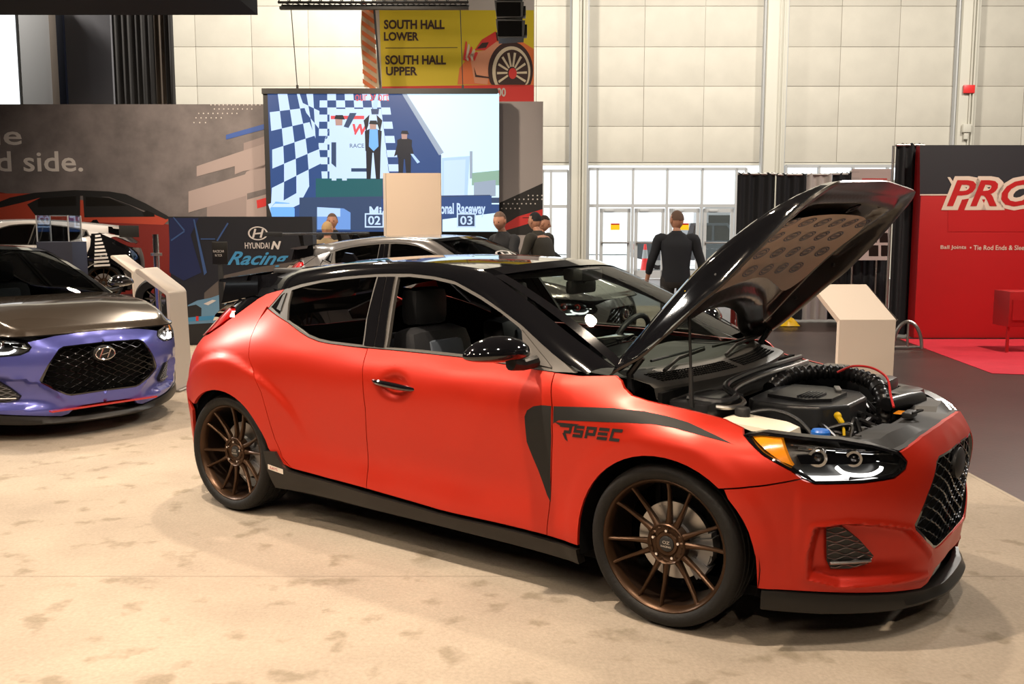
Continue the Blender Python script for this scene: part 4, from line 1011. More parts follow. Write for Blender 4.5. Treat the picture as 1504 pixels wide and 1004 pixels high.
for i, (a, b) in enumerate(((879, 928), (930, 978), (981, 1029), (1031, 1079))):
    xa, xb = Xa(a, YW)+.04, Xa(b, YW)-.04; zt = Za(306, YW); d = MB()
    d.box(xa, xa+.10, YW-.0, YW+.06, 0, zt).box(xb-.10, xb, YW, YW+.06, 0, zt).box(xa, xb, YW, YW+.06, zt-.12, zt).box(xa, xb, YW, YW+.06, 0, .25)
    o = struct(hobj(d, 'door_%d' % (i+1), M['frame']))
    MB().box(xa+.09, xb-.09, YW+.02, YW+.03, .25, zt-.11).build('pane', M['pane'], o)
    MB().box(xa+.05, xb-.05, YW-.07, YW-.03, 1.08, 1.13, .01).box(xa+.05, xa+.08, YW-.05, YW, 1.06, 1.15).box(xb-.08, xb-.05, YW-.05, YW, 1.06, 1.15).build('push_bar', M['steel'], o)
    MB().box(xa+.15, xa+.42, YW-.08, YW, zt-.10, zt-.03, .01).build('door_closer', M['frame'], o)
    if i in (0, 2):
        s = MB().box((xa+xb)/2-.14, (xa+xb)/2+.14, YW+.0, YW+.012, 1.50, 1.70).build('door_notice', M['yellow'], o)
        MB().box((xa+xb)/2-.13, (xa+xb)/2+.13, YW-.003, YW+.0, 1.66, 1.70).build('notice_stripe', M['lampred'], s)
# outside
M['asphalt'] = mat('pale_concrete', (.62, .62, .60), .9); M['vanwhite'] = mat('van_white', (.30, .31, .32), .4); M['pickup'] = mat('pickup_silver', (.09, .10, .11), .35, .4)
struct(hobj(MB().box(-40, 50, YW+.35, 75, -.15, -.05), 'ground', M['asphalt']))
M['backdrop_face'] = mat('backdrop_white', (.85, .86, .86), .8)
bd = hempty('daylight_backdrop', 4, 58, 0, 0, 'pale plain building added for the blown-out daylight past the glass doors', 'backdrop')  # white block added to stand for blown-out daylight outside
MB().box(-30, 32, 0, 6, 0, 9).build('wall', M['backdrop_face'], bd)
MB().box(-30, 32, -.12, .1, 8.7, 9.1).build('parapet', M['frame'], bd)
def vehicle(name, label, X, Y, L, prof, m, wins, wr=.36, group=None):
    t = hempty(name, X, Y, 0, 0, label, 'vehicle')
    MB().prism(prof, 1.85, 1, 0).build('body', m, t, angle=20)
    for w in wins: MB().prism(w, .03, 1, -.02).build('window', M['tint'] if False else M['black_gloss'], t)
    for x in (.9, L-1.0):
        for y in (.02, 1.62):
            q = MB().lathe([(0,0),(wr*.6,0),(wr,.02),(wr,.2),(0,.2)], 20, c=(x, y, wr), axis='y').build('wheel', M['rubber'], t)
            MB().lathe([(0,-.01),(wr*.55,-.01),(wr*.6,.01)], 16, c=(x, y, wr), axis='y').build('wheel_cap', M['steel'], q)
    MB().box(-.05, .02, .1, 1.75, .45, .62).box(L-.02, L+.05, .1, 1.75, .45, .62).build('bumper', M['frame'], t)
    MB().box(-.02, .02, .15, .35, .75, .95).build('lamp', M['lampred'], t)
vehicle('pickup_truck', 'silver pickup truck parked outside behind the second glass door', Xa(930, 37), 36.5, 5.4, [(0,.45),(0,1.05),(1.9,1.05),(2.1,1.75),(3.5,1.75),(4.1,1.10),(5.3,1.0),(5.4,.45),(5.0,.35),(.4,.35)], M['pickup'], [[(2.15,1.1),(2.25,1.65),(2.9,1.65),(2.9,1.1)],[(3.0,1.1),(3.0,1.65),(3.45,1.65),(3.9,1.1)]])
vehicle('delivery_van', 'white van parked outside behind the rightmost glass doors', Xa(1030, 41), 41, 5.6, [(0,.4),(0,2.3),(.2,2.45),(4.2,2.4),(4.9,1.45),(5.6,1.2),(5.6,.4)], M['vanwhite'], [[(.3,1.4),(.3,2.1),(1.4,2.1),(1.4,1.4)],[(1.7,1.4),(1.7,2.1),(2.9,2.1),(2.9,1.4)],[(3.1,1.4),(3.1,2.1),(4.1,2.1),(4.6,1.4)]])
tr = hempty('traffic_cone', Xa(948, 34), 34, 0, 0, 'red and white marker standing outside the second glass door', 'cone')
MB().lathe([(0,1.0),(.04,1.0),(.16,.06),(.22,.05),(.22,0),(0,0)], 16).build('cone_body', M['redcable'], tr); MB().lathe([(.075,.8),(.11,.5)], 16).build('white_band', M['vanwhite'], tr)
# ------------------------------------------------------------------ printed walls
def fl(par, name, Y, pts, dy, m, th=.004, org=(0, 0, 0)):
    """flat printed shape on a wall that faces the aisle, its corners given as seen in the photograph and laid on that wall"""
    P = [hp(u, v, Y) for u, v in pts]; mb = MB()
    P2, T, L = tri2d([(p[0]-org[0], p[2]-org[2]) for p in P], .6)
    n = len(P2); mb.V = [(x, Y-org[1]-dy, z) for x, z in P2]; mb.F = [tuple(t) for t in T]
    return mb.build(name, m, par, smooth=False, fix=False)
def ftext(par, name, Y, txt, box, dy, m, org=(0, 0, 0), shear=0, bold=0):
    V, F = text_mesh(txt, 1, shear=shear, bold=bold); xs = [v[0] for v in V]; ys = [v[1] for v in V]
    a = hp(box[0], box[3], Y); b = hp(box[2], box[1], Y)
    sx = (b[0]-a[0])/(max(xs)-min(xs)); sy = (b[2]-a[2])/(max(ys)-min(ys))
    return MB().add([(a[0]+(x-min(xs))*sx-org[0], Y-org[1]-dy, a[2]+(y-min(ys))*sy-org[2]) for x, y, z in V], F).build(name, m, par, smooth=False, fix=False)
def dots(par, name, Y, rows, dy, m, r, org=(0, 0, 0)):
    mb = MB()
    for (u0, u1, v, n) in rows:
        for k in range(n):
            x, _, z = hp(u0+(u1-u0)*k/max(1, n-1), v, Y); b = len(mb.V)
            mb.V += [(x-org[0]+r*math.cos(t*pi/3), Y-org[1]-dy, z-org[2]+r*math.sin(t*pi/3)) for t in range(6)]; mb.F.append(tuple(range(b, b+6)))
    return mb.build(name, m, par, smooth=False, fix=False)
M['print_concrete'] = mat('printed_concrete', (.20, .175, .178), .6, noise=.5, nscale=1.6, col2=(.10, .088, .09))
M['print_pink'] = mat('printed_pale_band', (.36, .29, .28), .6); M['print_pink2'] = mat('printed_grey_band', (.28, .225, .22), .6)
M['print_blue'] = mat('printed_blue', (.03, .09, .36), .5); M['print_red'] = mat('printed_red', (.62, .03, .03), .5)
M['print_orange'] = mat('printed_orange_red', (.46, .06, .03), .5); M['print_darkred'] = mat('printed_dark_red', (.20, .018, .014), .5)
M['print_black'] = mat('printed_black', (.012, .012, .013), .5); M['print_grey'] = mat('printed_grey', (.36, .33, .33), .6); M['print_white'] = mat('printed_white', (.62, .58, .56), .6)
YB = 19.5
bw = hempty('booth_wall', Xa(300, YB), YB, 0, 0, 'long grey concrete-look booth wall with car picture and white slogan', 'wall'); ob = (Xa(300, YB), YB, 0)
MB().box(Xa(-420, YB)-ob[0], Xa(392, YB)-ob[0], 0, .3, 0, Za(153, YB)).build('wall_slab', M['print_concrete'], bw)
MB().box(Xa(392, YB)-ob[0], Xa(733, YB)-ob[0], .05, .3, 0, Za(153, YB)).build('wall_core', M['print_black'], bw)
MB().box(Xa(733, YB)-ob[0], Xa(797, YB)-ob[0], 0, .3, 0, Za(149, YB)).build('wall_end', M['print_grey'], bw)
F_ = lambda n, pts, dy, m: fl(bw, n, YB, pts, dy, m, org=ob)
ftext(bw, 'slogan_lettering', YB, 'le', (-6, 184, 31, 213), .006, M['print_white'], ob, bold=.012)
ftext(bw, 'slogan_lettering', YB, 'd side.', (-4, 222, 121, 252), .006, M['print_white'], ob, bold=.012)
F_('printed_band', [(332,198),(332,205),(392,189),(392,181)], .006, M['print_blue'])
F_('printed_band', [(289,244),(289,259),(345,244),(345,256),(358,251),(392,246),(392,199),(358,210),(358,221)], .006, M['print_pink'])
F_('printed_band', [(358,210),(392,199),(392,210),(358,221)], .007, M['print_pink2'])
F_('printed_band', [(277,281),(277,312),(304,304),(304,318),(392,318),(392,240),(362,252),(360,256)], .006, M['print_pink'])
F_('printed_band', [(304,304),(362,287),(362,318),(304,318)], .007, M['print_pink2'])
F_('printed_band', [(363,284),(395,276),(395,284),(363,293)], .008, M['print_concrete'])
F_('printed_band', [(377,294),(396,289),(396,301),(378,306)], .009, M['print_red'])
dots(bw, 'printed_dots', YB, [(310,388,154,14),(315,370,160,9),(292,348,166.5,9),(288,325,173,6),(285,302,180,3)], .006, M['print_white'], .014, ob)
# picture of a red hatchback on that wall
F_('picture_body', [(-60,330),(-60,300),(0,282),(40,290),(250,330),(262,350),(262,460),(-60,480)], .005, M['print_darkred'])
F_('picture_body', [(-60,318),(-60,300),(0,284),(70,284),(246,318),(247,324),(240,330),(60,323),(0,330)], .0055, M['print_orange'])
F_('picture_roof', [(-60,296),(0,296),(15,290),(50,283),(110,279),(160,281),(185,285),(215,299),(245,316),(250,320),(244,322),(190,300),(160,289),(110,287),(60,290),(30,298),(0,305),(-60,310)], .007, M['print_black'])
F_('picture_window', [(40,300),(60,290),(112,287),(118,287),(118,318),(52,316)], .0075, M['print_black']); F_('picture_window', [(122,287),(160,290),(190,301),(226,318),(124,319)], .0075, M['print_black'])
F_('picture_glass', [(56,292),(112,288),(112,302),(56,304)], .0085, M['dark_grey']); F_('picture_glass', [(126,289),(160,291),(186,302),(126,303)], .0085, M['dark_grey'])
F_('picture_mirror', [(209,312),(216,309),(226,313),(228,318),(212,318)], .009, M['dark_grey'])
# right end of the wall: dark wedge, dots and red band
F_('printed_band', [(733,298),(797,269),(797,345),(733,345)], .006, M['print_black']); F_('printed_band', [(733,335),(760,318),(797,307),(797,322),(757,334),(733,341)], .007, M['print_red'])
dots(bw, 'printed_dots', YB, [(776,796,287,4),(756,796,292.5,7),(740,786,299,8),(737,763,306,5)], .008, M['print_white'], .016, ob)
# ------------------------------------------------------------------ LED screen
YL = 18.9; ol = (Xa(563, YL), YL, 0)
led = hempty('led_screen', ol[0], YL, 0, 0, 'large hanging video screen showing race drivers on a podium', 'screen')
L_ = lambda pts, m, dy: fl(led, 'screen_picture', YL, pts, dy, m, org=ol)
MB().box(Xa(392, YL)-ol[0], Xa(732, YL)-ol[0], 0, .18, Za(340, YL), Za(131, YL)).build('screen_panel', M['print_black'], led)
MB().box(Xa(391, YL)-ol[0], Xa(731, YL)-ol[0], -.04, .2, Za(138, YL), Za(130, YL)).build('top_beam', M['black'], led)
E_ = {n: emi('screen_'+n, c, s) for n, c, s in (('sky', (.62, .84, 1), 1.05), ('blue', (.022, .065, .21), 1), ('deep', (.02, .05, .13), 1), ('white', (.52, .70, .98), 1), ('pale', (.42, .62, .95), 1), ('mid', (.14, .30, .70), 1), ('navy', (.03, .06, .14), 1), ('teal', (.01, .10, .12), 1), ('red', (.7, .08, .10), .9), ('skin', (.45, .28, .25), .9), ('green', (.25, .42, .34), 1), ('bright', (.16, .42, .95), 1), ('black', (.012, .015, .025), 1), ('grey', (.30, .38, .50), 1))}
L_([(393,137),(733,137),(733,340),(400,340)], E_['blue'], .004)
L_([(594,137),(733,137),(733,262),(653,262),(648,228)], E_['sky'], .006); L_([(590,137),(597,137),(652,224),(645,228)], E_['grey'], .007)
L_([(648,226),(733,226),(733,300),(648,300)], E_['sky'], .0065); L_([(649,232),(690,229),(686,300),(649,300)], E_['pale'], .008); L_([(652,236),(684,234),(682,292),(652,292)], E_['white'], .0085)
L_([(690,222),(694,222),(694,262),(690,262)], E_['grey'], .009)
L_([(693,254),(733,250),(733,272),(693,272)], E_['green'], .009); L_([(696,268),(728,264),(728,288),(696,290)], E_['grey'], .010); L_([(693,286),(733,284),(733,300),(693,300)], E_['sky'], .0095); L_([(720,290),(733,290),(733,298),(720,298)], E_['navy'], .0105)
# checkered flag
def checks(P00, P10, P11, P01, nu, nv, dy, bend=0):
    for c in (0, 1):
        mb = MB()
        def Q(s, t):
            s = s+bend*math.sin(t*pi)*.5; a = np.array(P00)*(1-s)*(1-t)+np.array(P10)*s*(1-t)+np.array(P11)*s*t+np.array(P01)*(1-s)*t
            p = hp(a[0], a[1], YL); return (p[0]-ol[0], -dy, p[2])
        for i in range(nu):
            for j in range(nv):
                if (i+j) % 2 == c:
                    b = len(mb.V); mb.V += [Q(i/nu, j/nv), Q((i+1)/nu, j/nv), Q((i+1)/nu, (j+1)/nv), Q(i/nu, (j+1)/nv)]; mb.F.append((b, b+1, b+2, b+3))
        mb.build('screen_picture', E_['white'] if c else E_['blue'], led, smooth=False, fix=False)
checks((394,137),(450,137),(473,262),(398,305), 4, 6, .010, .12); checks((440,137),(470,137),(468,215),(455,180), 3, 3, .012); L_([(394,300),(455,272),(440,300),(400,318)], E_['white'], .0095)
checks((468,137),(570,137),(588,262),(466,262), 8, 12, .008)
L_([(484,160),(560,160),(572,262),(484,262)], E_['white'], .012)
ftext(led, 'screen_lettering', YL, 'our Sport', (522,134,571,153), .013, E_['red'], ol); ftext(led, 'screen_lettering', YL, 'W', (518,182,541,198), .013, E_['red'], ol, shear=.2, bold=.04)
L_([(486,170),(535,170),(535,175),(486,175)], E_['red'], .0125); L_([(516,247),(540,247),(540,252),(516,252)], E_['deep'], .0125); ftext(led, 'screen_lettering', YL, 'RACE', (514,211,535,217), .013, E_['navy'], ol)
def driver(u, v, h, top, legs, cap, arms):
    """little podium figure drawn from flat shapes, u v = feet, h = height in pixels"""
    s = h/100
    q = lambda P, m, d: L_([(u+x*s, v-y*s) for x, y in P], m, d)
    q([(-11,0),(-4,0),(-1,45),(1,45),(5,0),(12,0),(13,50),(-12,50)], legs, .014); q([(-13,48),(13,48),(15,82),(5,86),(-5,86),(-14,82)], top, .015)
    q([(-5,84),(5,84),(6,97),(-6,97)], E_['skin'], .016); q([(-7,94),(9,93),(6,100),(-5,100)], cap, .017)
    for P in arms: q(P, top if m0 is None else m0, .0165)
m0 = None
driver(498, 265, 96, E_['white'], E_['white'], E_['black'], [[(-14,80),(-22,62),(-6,72),(-2,66),(-14,55),(-24,55)],[(14,80),(24,74),(20,64),(6,66)]])
L_([(505,186),(514,166),(524,166),(512,188)], E_['navy'], .018); L_([(487,209),(494,209),(494,246),(487,240)], E_['navy'], .018)
driver(548, 263, 86, E_['black'], E_['black'], E_['black'], [[(-12,80),(-16,100),(-6,110),(-8,92)],[(12,80),(16,100),(6,110),(8,92)]])
L_([(543,190),(555,190),(556,215),(549,222),(542,215)], E_['bright'], .018); L_([(545,160),(557,160),(556,168),(546,168)], E_['navy'], .018); L_([(548,152),(553,138),(556,138),(554,160),(548,160)], E_['pale'], .018)
driver(594, 268, 76, E_['black'], E_['black'], E_['black'], [[(-12,80),(-20,50),(-10,56)],[(12,80),(18,56),(12,52)]])
L_([(603,226),(607,226),(617,238),(613,240)], E_['pale'], .018)
L_([(464,262),(562,262),(562,290),(464,290)], E_['teal'], .013); L_([(440,290),(720,286),(722,338),(440,338)], E_['navy'], .0135); L_([(560,292),(722,287),(722,320),(560,328)], E_['blue'], .014)
L_([(466,304),(505,306),(515,312),(515,337),(466,337)], E_['mid'], .015); L_([(466,304),(500,306),(500,318),(466,318)], E_['pale'], .016); L_([(397,306),(405,296),(425,298),(433,306),(433,320),(400,320)], E_['bright'], .015); L_([(399,304),(433,304),(431,299),(404,299)], E_['white'], .016)
L_([(650,322),(733,312),(733,340),(650,340)], E_['sky'], .0155)
ftext(led, 'screen_lettering', YL, 'Mid-Na', (543,303,600,320), .017, E_['white'], ol, bold=.03); ftext(led, 'screen_lettering', YL, 'tional Raceway', (640,298,713,319), .017, E_['white'], ol, bold=.03)
for tx, a in (('02', 537), ('03', 672)):
    L_([(a-1,313),(a+27,313),(a+27,334),(a-1,334)], E_['white'], .019); L_([(a+1,315),(a+25,315),(a+25,332),(a+1,332)], E_['navy'], .020)
    ftext(led, 'screen_lettering', YL, tx, (a+4, 317, a+22, 330), .021, E_['white'], ol, bold=.02)
L_([(411,318),(432,318),(436,323),(407,323)], E_['white'], .019)
# truss with hanging wires
tz = Za(6, YL); TR = hempty('lighting_truss', ol[0], YL, 0, 0, 'black lattice truss at the top edge above the video screen', 'truss')
tm = MB(); xa, xb = Xa(420, YL)-ol[0], Xa(690, YL)-ol[0]
for dy, dz in ((-.14, 0), (.14, 0), (0, .26)): tm.tube([(xa, dy, tz+dz), (xb, dy, tz+dz)], .024, 8)
tm.build('chord', M['black'], TR); n = 18
for k in range(n):
    x0, x1 = xa+(xb-xa)*k/n, xa+(xb-xa)*(k+.5)/n; x2 = xa+(xb-xa)*(k+1)/n
    MB().tube([(x0, -.14, tz), (x1, 0, tz+.26), (x2, -.14, tz)], .011, 6).tube([(x0, .14, tz), (x1, -.14, tz), (x2, .14, tz)], .011, 6).build('brace', M['black'], TR)
MB().box(xa, xb, -.05, .05, tz-.10, tz-.05).build('cable_tray', M['black'], TR)
for u0, u1 in ((436, 442), (555, 562), (678, 681)):
    w = hempty('suspension_wire', Xa(u1, YL), YL, 0, 0, {436: 'thin hanging wire left of the yellow banner above the screen', 555: 'thick black cable along the left edge of the yellow banner', 678: 'thin hanging wire crossing the picture on the yellow banner'}[u0], 'wire')
    r = .022 if u0 == 555 else .009
    MB().tube([(Xa(u0, YL)-Xa(u1, YL), 0, tz-.11), (0, 0, Za(128, YL))], r, 6).build('wire_rope', M['black'], w); MB().box(-.02, .02, -.02, .02, Za(129.8, YL), Za(125, YL)).build('hook', M['black'], w)
# ------------------------------------------------------------------ yellow hall banner
YN = 23; on = (Xa(670, YN), YN, 0)
bn = hempty('hall_banner', on[0], YN, 0, 0, 'yellow hanging banner reading SOUTH HALL LOWER and SOUTH HALL UPPER', 'banner')
B_ = lambda n, pts, dy, m: fl(bn, n, YN, pts, dy, m, org=on)
M['ban_y'] = mat('banner_yellow', (.78, .58, .02), .55); M['ban_o'] = mat('banner_orange', (.85, .20, .05), .55); M['ban_r'] = mat('banner_red', (.75, .04, .03), .55); M['ban_k'] = mat('banner_brown', (.05, .02, .015), .6); M['ban_c'] = mat('banner_cream', (.75, .62, .42), .6); M['ban_p'] = mat('banner_pink', (.80, .33, .18), .6)
MB().box(Xa(557, YN)-on[0], Xa(784, YN)-on[0], 0, .02, Za(150, YN), Za(-14, YN)).build('banner_cloth', M['white'], bn)
B_('yellow_field', [(557,15),(784,15),(784,127),(561,127)], .004, M['ban_y']); B_('red_strip', [(561,127),(784,124),(784,149),(561,149)], .005, M['ban_r'])
for tx, bx in (('SOUTH HALL', (564,29,653,43)), ('LOWER', (564,47,615,60)), ('SOUTH HALL', (566,81,655,95)), ('UPPER', (567,98,613,111))): ftext(bn, 'banner_lettering', YN, tx, bx, .008, M['ban_k'], on, bold=.035)
B_('rule_line', [(566,70),(672,69.3),(672,70.3),(566,71)], .008, M['ban_k'])
ftext(bn, 'banner_lettering', YN, '00', (730,129,743,142), .009, M['white'], on, bold=.03)
B_('picture_body', [(672,124),(675,100),(690,82),(700,76),(712,74),(730,60),(748,58),(768,62),(784,72),(784,125)], .006, M['ban_o']); B_('picture_body', [(690,82),(700,76),(712,74),(728,62),(740,62),(726,84),(718,110),(716,124),(697,122),(694,104)], .007, M['ban_p'])
B_('picture_cabin', [(697,74),(708,58),(728,46),(733,56),(728,62),(712,74)], .0075, M['ban_r']); B_('picture_cabin', [(700,72),(708,63),(718,62),(714,70)], .008, M['ban_k']); B_('picture_cabin', [(728,48),(734,46),(742,60),(730,60)], .008, M['ban_k'])
B_('picture_line', [(696,98),(700,110),(718,113),(718,115),(698,113)], .0085, M['ban_k'])
def ring(cu, cv, a, b, t, m, dy, cut=124.5):
    o = [(cu+a*math.cos(x), cv+b*math.sin(x)) for x in np.linspace(0, 2*pi, 40)[:-1]]; o = [(x, min(y, cut)) for x, y in o]
    B_('picture_wheel', [p for i, p in enumerate(o) if i == 0 or abs(p[0]-o[i-1][0])+abs(p[1]-o[i-1][1]) > .3], dy, m)
ring(750,104,33,43,0,M['ban_k'],.009); ring(751,105,28,37,0,M['ban_c'],.010); ring(752,106,24,33,0,M['ban_k'],.011); 
for k in range(14):
    a = 2*pi*k/14; c, s = math.cos(a), math.sin(a); P = [(752+r*22*c-w*s*2.2, 107+r*30*s+w*c*2.2) for r, w in ((.3,-.6),(1,-1),(1,.6),(.3,.6))]
    if max(p[1] for p in P) < 124.5: B_('picture_wheel', P, .012, M['ban_c'])
ring(753,108,6,8,0,M['ban_r'],.013)
for k in range(5): B_('picture_figure', [(680+k*3,88-k*2),(684+k*4,60+k*4),(686+k*4,62+k*4),(685+k*3,90)], .0088, M['ban_c' if k % 2 else 'ban_r'])
bs = hempty('hanging_banner', Xa(547, 22), 22, 0, 0, 'narrow orange striped banner hanging edge-on left of the yellow banner', 'banner')
P = [[(x*.16+.03*math.sin(z*3), y*.1, z) for x, y in ((-1, 0), (0, .6), (1, 0))] for z in np.linspace(Za(128, 22), Za(6, 22), 14)]
MB().grid(P).build('banner_cloth', M['ban_c'], bs, fix=False)
for k in range(9):
    z = Za(122, 22)+k*.21; MB().add([(-.16, -.012, z), (.15, -.012, z-.22), (.15, -.012, z-.12), (-.16, -.012, z+.10)], [(0, 1, 2, 3)]).build('orange_stripe', M['ban_o'], bs, fix=False)
# line array speaker
ys = 15; la = hempty('line_array_speaker', Xa(748, ys), ys, 0, 0, 'black hanging loudspeaker stack in front of the yellow banner', 'speaker')
for k, (v0, v1, dx, rt) in enumerate(((-22, 4, 0, .02), (5, 31, .0, .06), (32, 60, .02, .1))):
    z0, z1 = Za(v1, ys), Za(v0, ys); b = MB().prism([(-.22, z1), (.22, z1-.02), (.20, z0+.02), (-.18, z0)], .42, 1, -.2); b.V = [(x+dx, y, z) for x, y, z in b.V]
    cb = b.build('speaker_cabinet', M['black'], la, angle=20); MB().box(-.19+dx, .17+dx, -.215, -.2, z0+.03, z1-.03).build('grille', M['void'], cb)
    MB().box(.20+dx, .25+dx, -.12, .12, z0+.06, z1-.06, .01).build('rigging_plate', M['dark_grey'], cb)
MB().tube([(0, 0, Za(-20, ys)), (0, 0, ZC)], .02, 6).build('hanging_chain', M['dark_grey'], la)
# dark header over the booth, lit screen and walls at top left
hd = hempty('booth_header', Xa(200, 10), 10, 0, 0, 'dark blue-black overhead booth header across the top left corner', 'header'); xo = Xa(200, 10)
M['navyblack'] = mat('navy_header', (.0015, .0025, .008), .6, spec=.1)  # plain near-black navy
MB().prism([(Xa(-300, 10)-xo, Za(22, 10)), (Xa(388, 10)-xo, Za(22, 10)), (Xa(388, 10)-xo, Za(-60, 10)), (Xa(-300, 10)-xo, Za(-60, 10))], .9, 1, -.9).build('header_box', M['navyblack'], hd, angle=20)
MB().prism([(Xa(366, 10)-xo, Za(-14, 10)), (Xa(388, 10)-xo, Za(21, 10)), (Xa(388, 10)-xo, Za(-14, 10))], .01, 1, -.912).build('header_gusset', M['dark_grey'], hd)
M['lit'] = emi('lit_white_screen', (.95, .98, 1), 1.6)
ls = hempty('light_screen', Xa(0, 22), 22, 0, 0, 'bright white lit screen at the left edge above the booth wall', 'screen')
MB().box(Xa(-90, 22)-Xa(0, 22), Xa(37, 22)-Xa(0, 22), 0, .1, Za(158, 22), Za(-5, 22)).build('screen_face', M['lit'], ls)
MB().box(Xa(-90, 22)-Xa(0, 22), Xa(38.5, 22)-Xa(0, 22), .1, .2, Za(158, 22)-.1, Za(-5, 22)).build('screen_back', M['black'], ls)
M['pw'] = mat('grey_partition', (.36, .37, .38), .7); M['pw2'] = mat('dark_grey_partition', (.14, .14, .155), .7); M['pbrown'] = mat('brown_edge', (.14, .11, .085), .7); M['drape'] = mat('charcoal_drape', (.045, .042, .04), .85)
for (a, b, y, m, nm, lb) in ((30, 92, 23, 'pw', 'partition_wall', 'pale grey partition panel beside the bright white screen'), (88, 102, 22.9, 'pbrown', 'partition_post', 'narrow brown post right of the pale grey partition'), (98, 108, 22.8, 'navyblack', 'partition_post', 'slim dark navy post between the two grey partitions'), (104, 176, 23.2, 'pw2', 'partition_wall', 'dark grey partition panel left of the charcoal drape')):
    t = hempty(nm, Xa((a+b)/2, y), y, 0, 0, lb, 'partition'); w = (Xa(b, y)-Xa(a, y))/2
    MB().box(-w, w, 0, .1, 0, Za(-20, y), .005).build('panel', M[m], t); MB().box(-w, w, -.02, .12, 0, .1).build('foot_rail', M['black'], t)
def drape(label, u0, u1, Y, v_top, m, group=None, z0=.02, pole=True, amp=.035, wl=.16, rz=0):
    t = hempty('curtain', Xa((u0+u1)/2, Y), Y, 0, rz, label, 'curtain', group); w = (Xa(u1, Y)-Xa(u0, Y))/2-.004; zt = Za(v_top, Y); n = max(12, int(2*w/wl*10)); rnd = random.Random(int(u0))
    ph = [rnd.uniform(0, 6) for _ in range(3)]
    P = [[(x, amp*(math.sin(2*pi*x/wl+ph[0])+.5*math.sin(2*pi*x/wl*.43+ph[1]))*(.75+.25*(zt-z)/zt), z+(.012*math.sin(2*pi*x/wl*2) if z == zt else 0)) for x in np.linspace(-w, w, n)] for z in np.linspace(z0, zt, 5)]
    MB().grid(P).build('cloth', m, t, fix=False, angle=180)
    if pole: MB().tube([(-w, .0, zt-.02), (w, .0, zt-.02)], .02, 8).build('rail', M['steel'], t)
    return t
drape('charcoal pleated drape above the booth wall, left of the cream wall', 170, 238, 24, -10, M['drape'], None, .02)
drape('brown pleated drape strip beside the cream hall wall', 238, 254, 24.2, -10, M['pbrown']); drape('black narrow drape touching the cream hall wall edge', 253, 266, 24, -10, M['drape'])
# ------------------------------------------------------------------ low dark wall with blue car picture
Y2 = 12.8; o2 = (Xa(350, Y2), Y2, 0)
nw = hempty('display_wall', o2[0], Y2, 0, 0, 'low black display wall with silver oval emblem and pale blue car picture', 'wall')
N_ = lambda n, pts, dy, m: fl(nw, n, Y2, pts, dy, m, org=o2)
M['nwall'] = mat('black_print_wall', (.012, .013, .018), .4); M['nblue'] = mat('print_deep_blue', (.010, .018, .075), .4); M['nsky'] = mat('print_sky_blue', (.05, .26, .50), .4); M['ncar'] = mat('print_car_blue', (.13, .27, .42), .4); M['nline'] = mat('print_line_blue', (.04, .09, .24), .4); M['nbrown'] = mat('print_dust', (.09, .075, .07), .6)
MB().box(Xa(248, Y2)-o2[0], Xa(459, Y2)-o2[0], 0, .25, 0, Za(318, Y2)).build('wall_slab', M['nwall'], nw)
N_('picture_glow', [(249,320),(292,320),(280,345),(296,400),(270,412),(249,400)], .003, M['nblue'])
for P in ([(284,322),(286,322),(304,400),(300,404)], [(254,319),(256,319),(272,338),(270,339)], [(270,339),(272,340),(252,354),(251,352)], [(334,327),(336,328),(320,354),(318,353)], [(295,350),(316,350),(316,351.5),(295,351.5)]): N_('picture_line', P, .005, M['nline'])
N_('picture_road', [(300,430),(330,404),(380,392),(458,380),(458,460),(300,460)], .003, M['nbrown'])
N_('picture_car', [(275,462),(276,448),(290,441),(310,437),(330,430),(352,425),(380,422),(400,450),(380,470),(276,476)], .005, M['ncar']); N_('picture_car', [(274,450),(288,447),(296,452),(296,464),(276,466)], .006, M['print_black'])
N_('picture_lamp', [(299,446),(312,440),(318,441),(306,448)], .007, M['print_white']); N_('picture_car', [(276,466),(330,462),(330,468),(276,472)], .0065, M['nsky']); N_('picture_line', [(288,464),(292,464),(292,471),(288,471)], .008, M['print_red'])
N_('picture_floor', [(249,474),(458,474),(458,505),(249,505)], .004, M['print_black'])
V, F = hlogo(0, 0, 14.5, 10); x0, _, z0 = hp(379, 342.5, Y2); kk = Y2/FPX
MB().add([(x0-o2[0]+x*kk, -.008, z0+y*kk) for x, y, z in V], F).build('oval_emblem', M['print_white'], nw, fix=False, smooth=False)
ftext(nw, 'brand_lettering', Y2, 'HYUNDAI', (360,356,396,365), .008, M['print_white'], o2, bold=.01); ftext(nw, 'brand_lettering', Y2, 'N', (398,354,413,366), .008, M['print_white'], o2, shear=.3, bold=.05)
ftext(nw, 'brand_lettering', Y2, 'Racing', (334,369,424,395), .008, M['nsky'], o2, shear=.55, bold=.02)
sg = hempty('sign_stand', Xa(322, 11.5), 11.5, 0, 0, 'slim black sign post with a dark grey plate before the display wall', 'sign'); ks = 11.5/FPX; sz = Za(370, 11.5)
MB().lathe([(0,0),(.16,0),(.16,.012),(.03,.02),(0,.02)], 24).build('base', M['black'], sg); MB().box(-.03, .03, -.012, .012, .01, Za(388, 11.5), .004).build('post', M['black'], sg)
pl = MB().box(-11*ks, 11*ks, -.02, .01, Za(388, 11.5), Za(355, 11.5), .006).build('plate', M['dark_grey'], sg)
ftext(pl, 'plate_lettering', 11.5, 'RACECAR', (314,367,330,370.5), .024, M['print_white'], (Xa(322, 11.5), 11.5, 0)); ftext(pl, 'plate_lettering', 11.5, 'N TCR', (317,373,327,376.5), .024, M['print_white'], (Xa(322, 11.5), 11.5, 0))
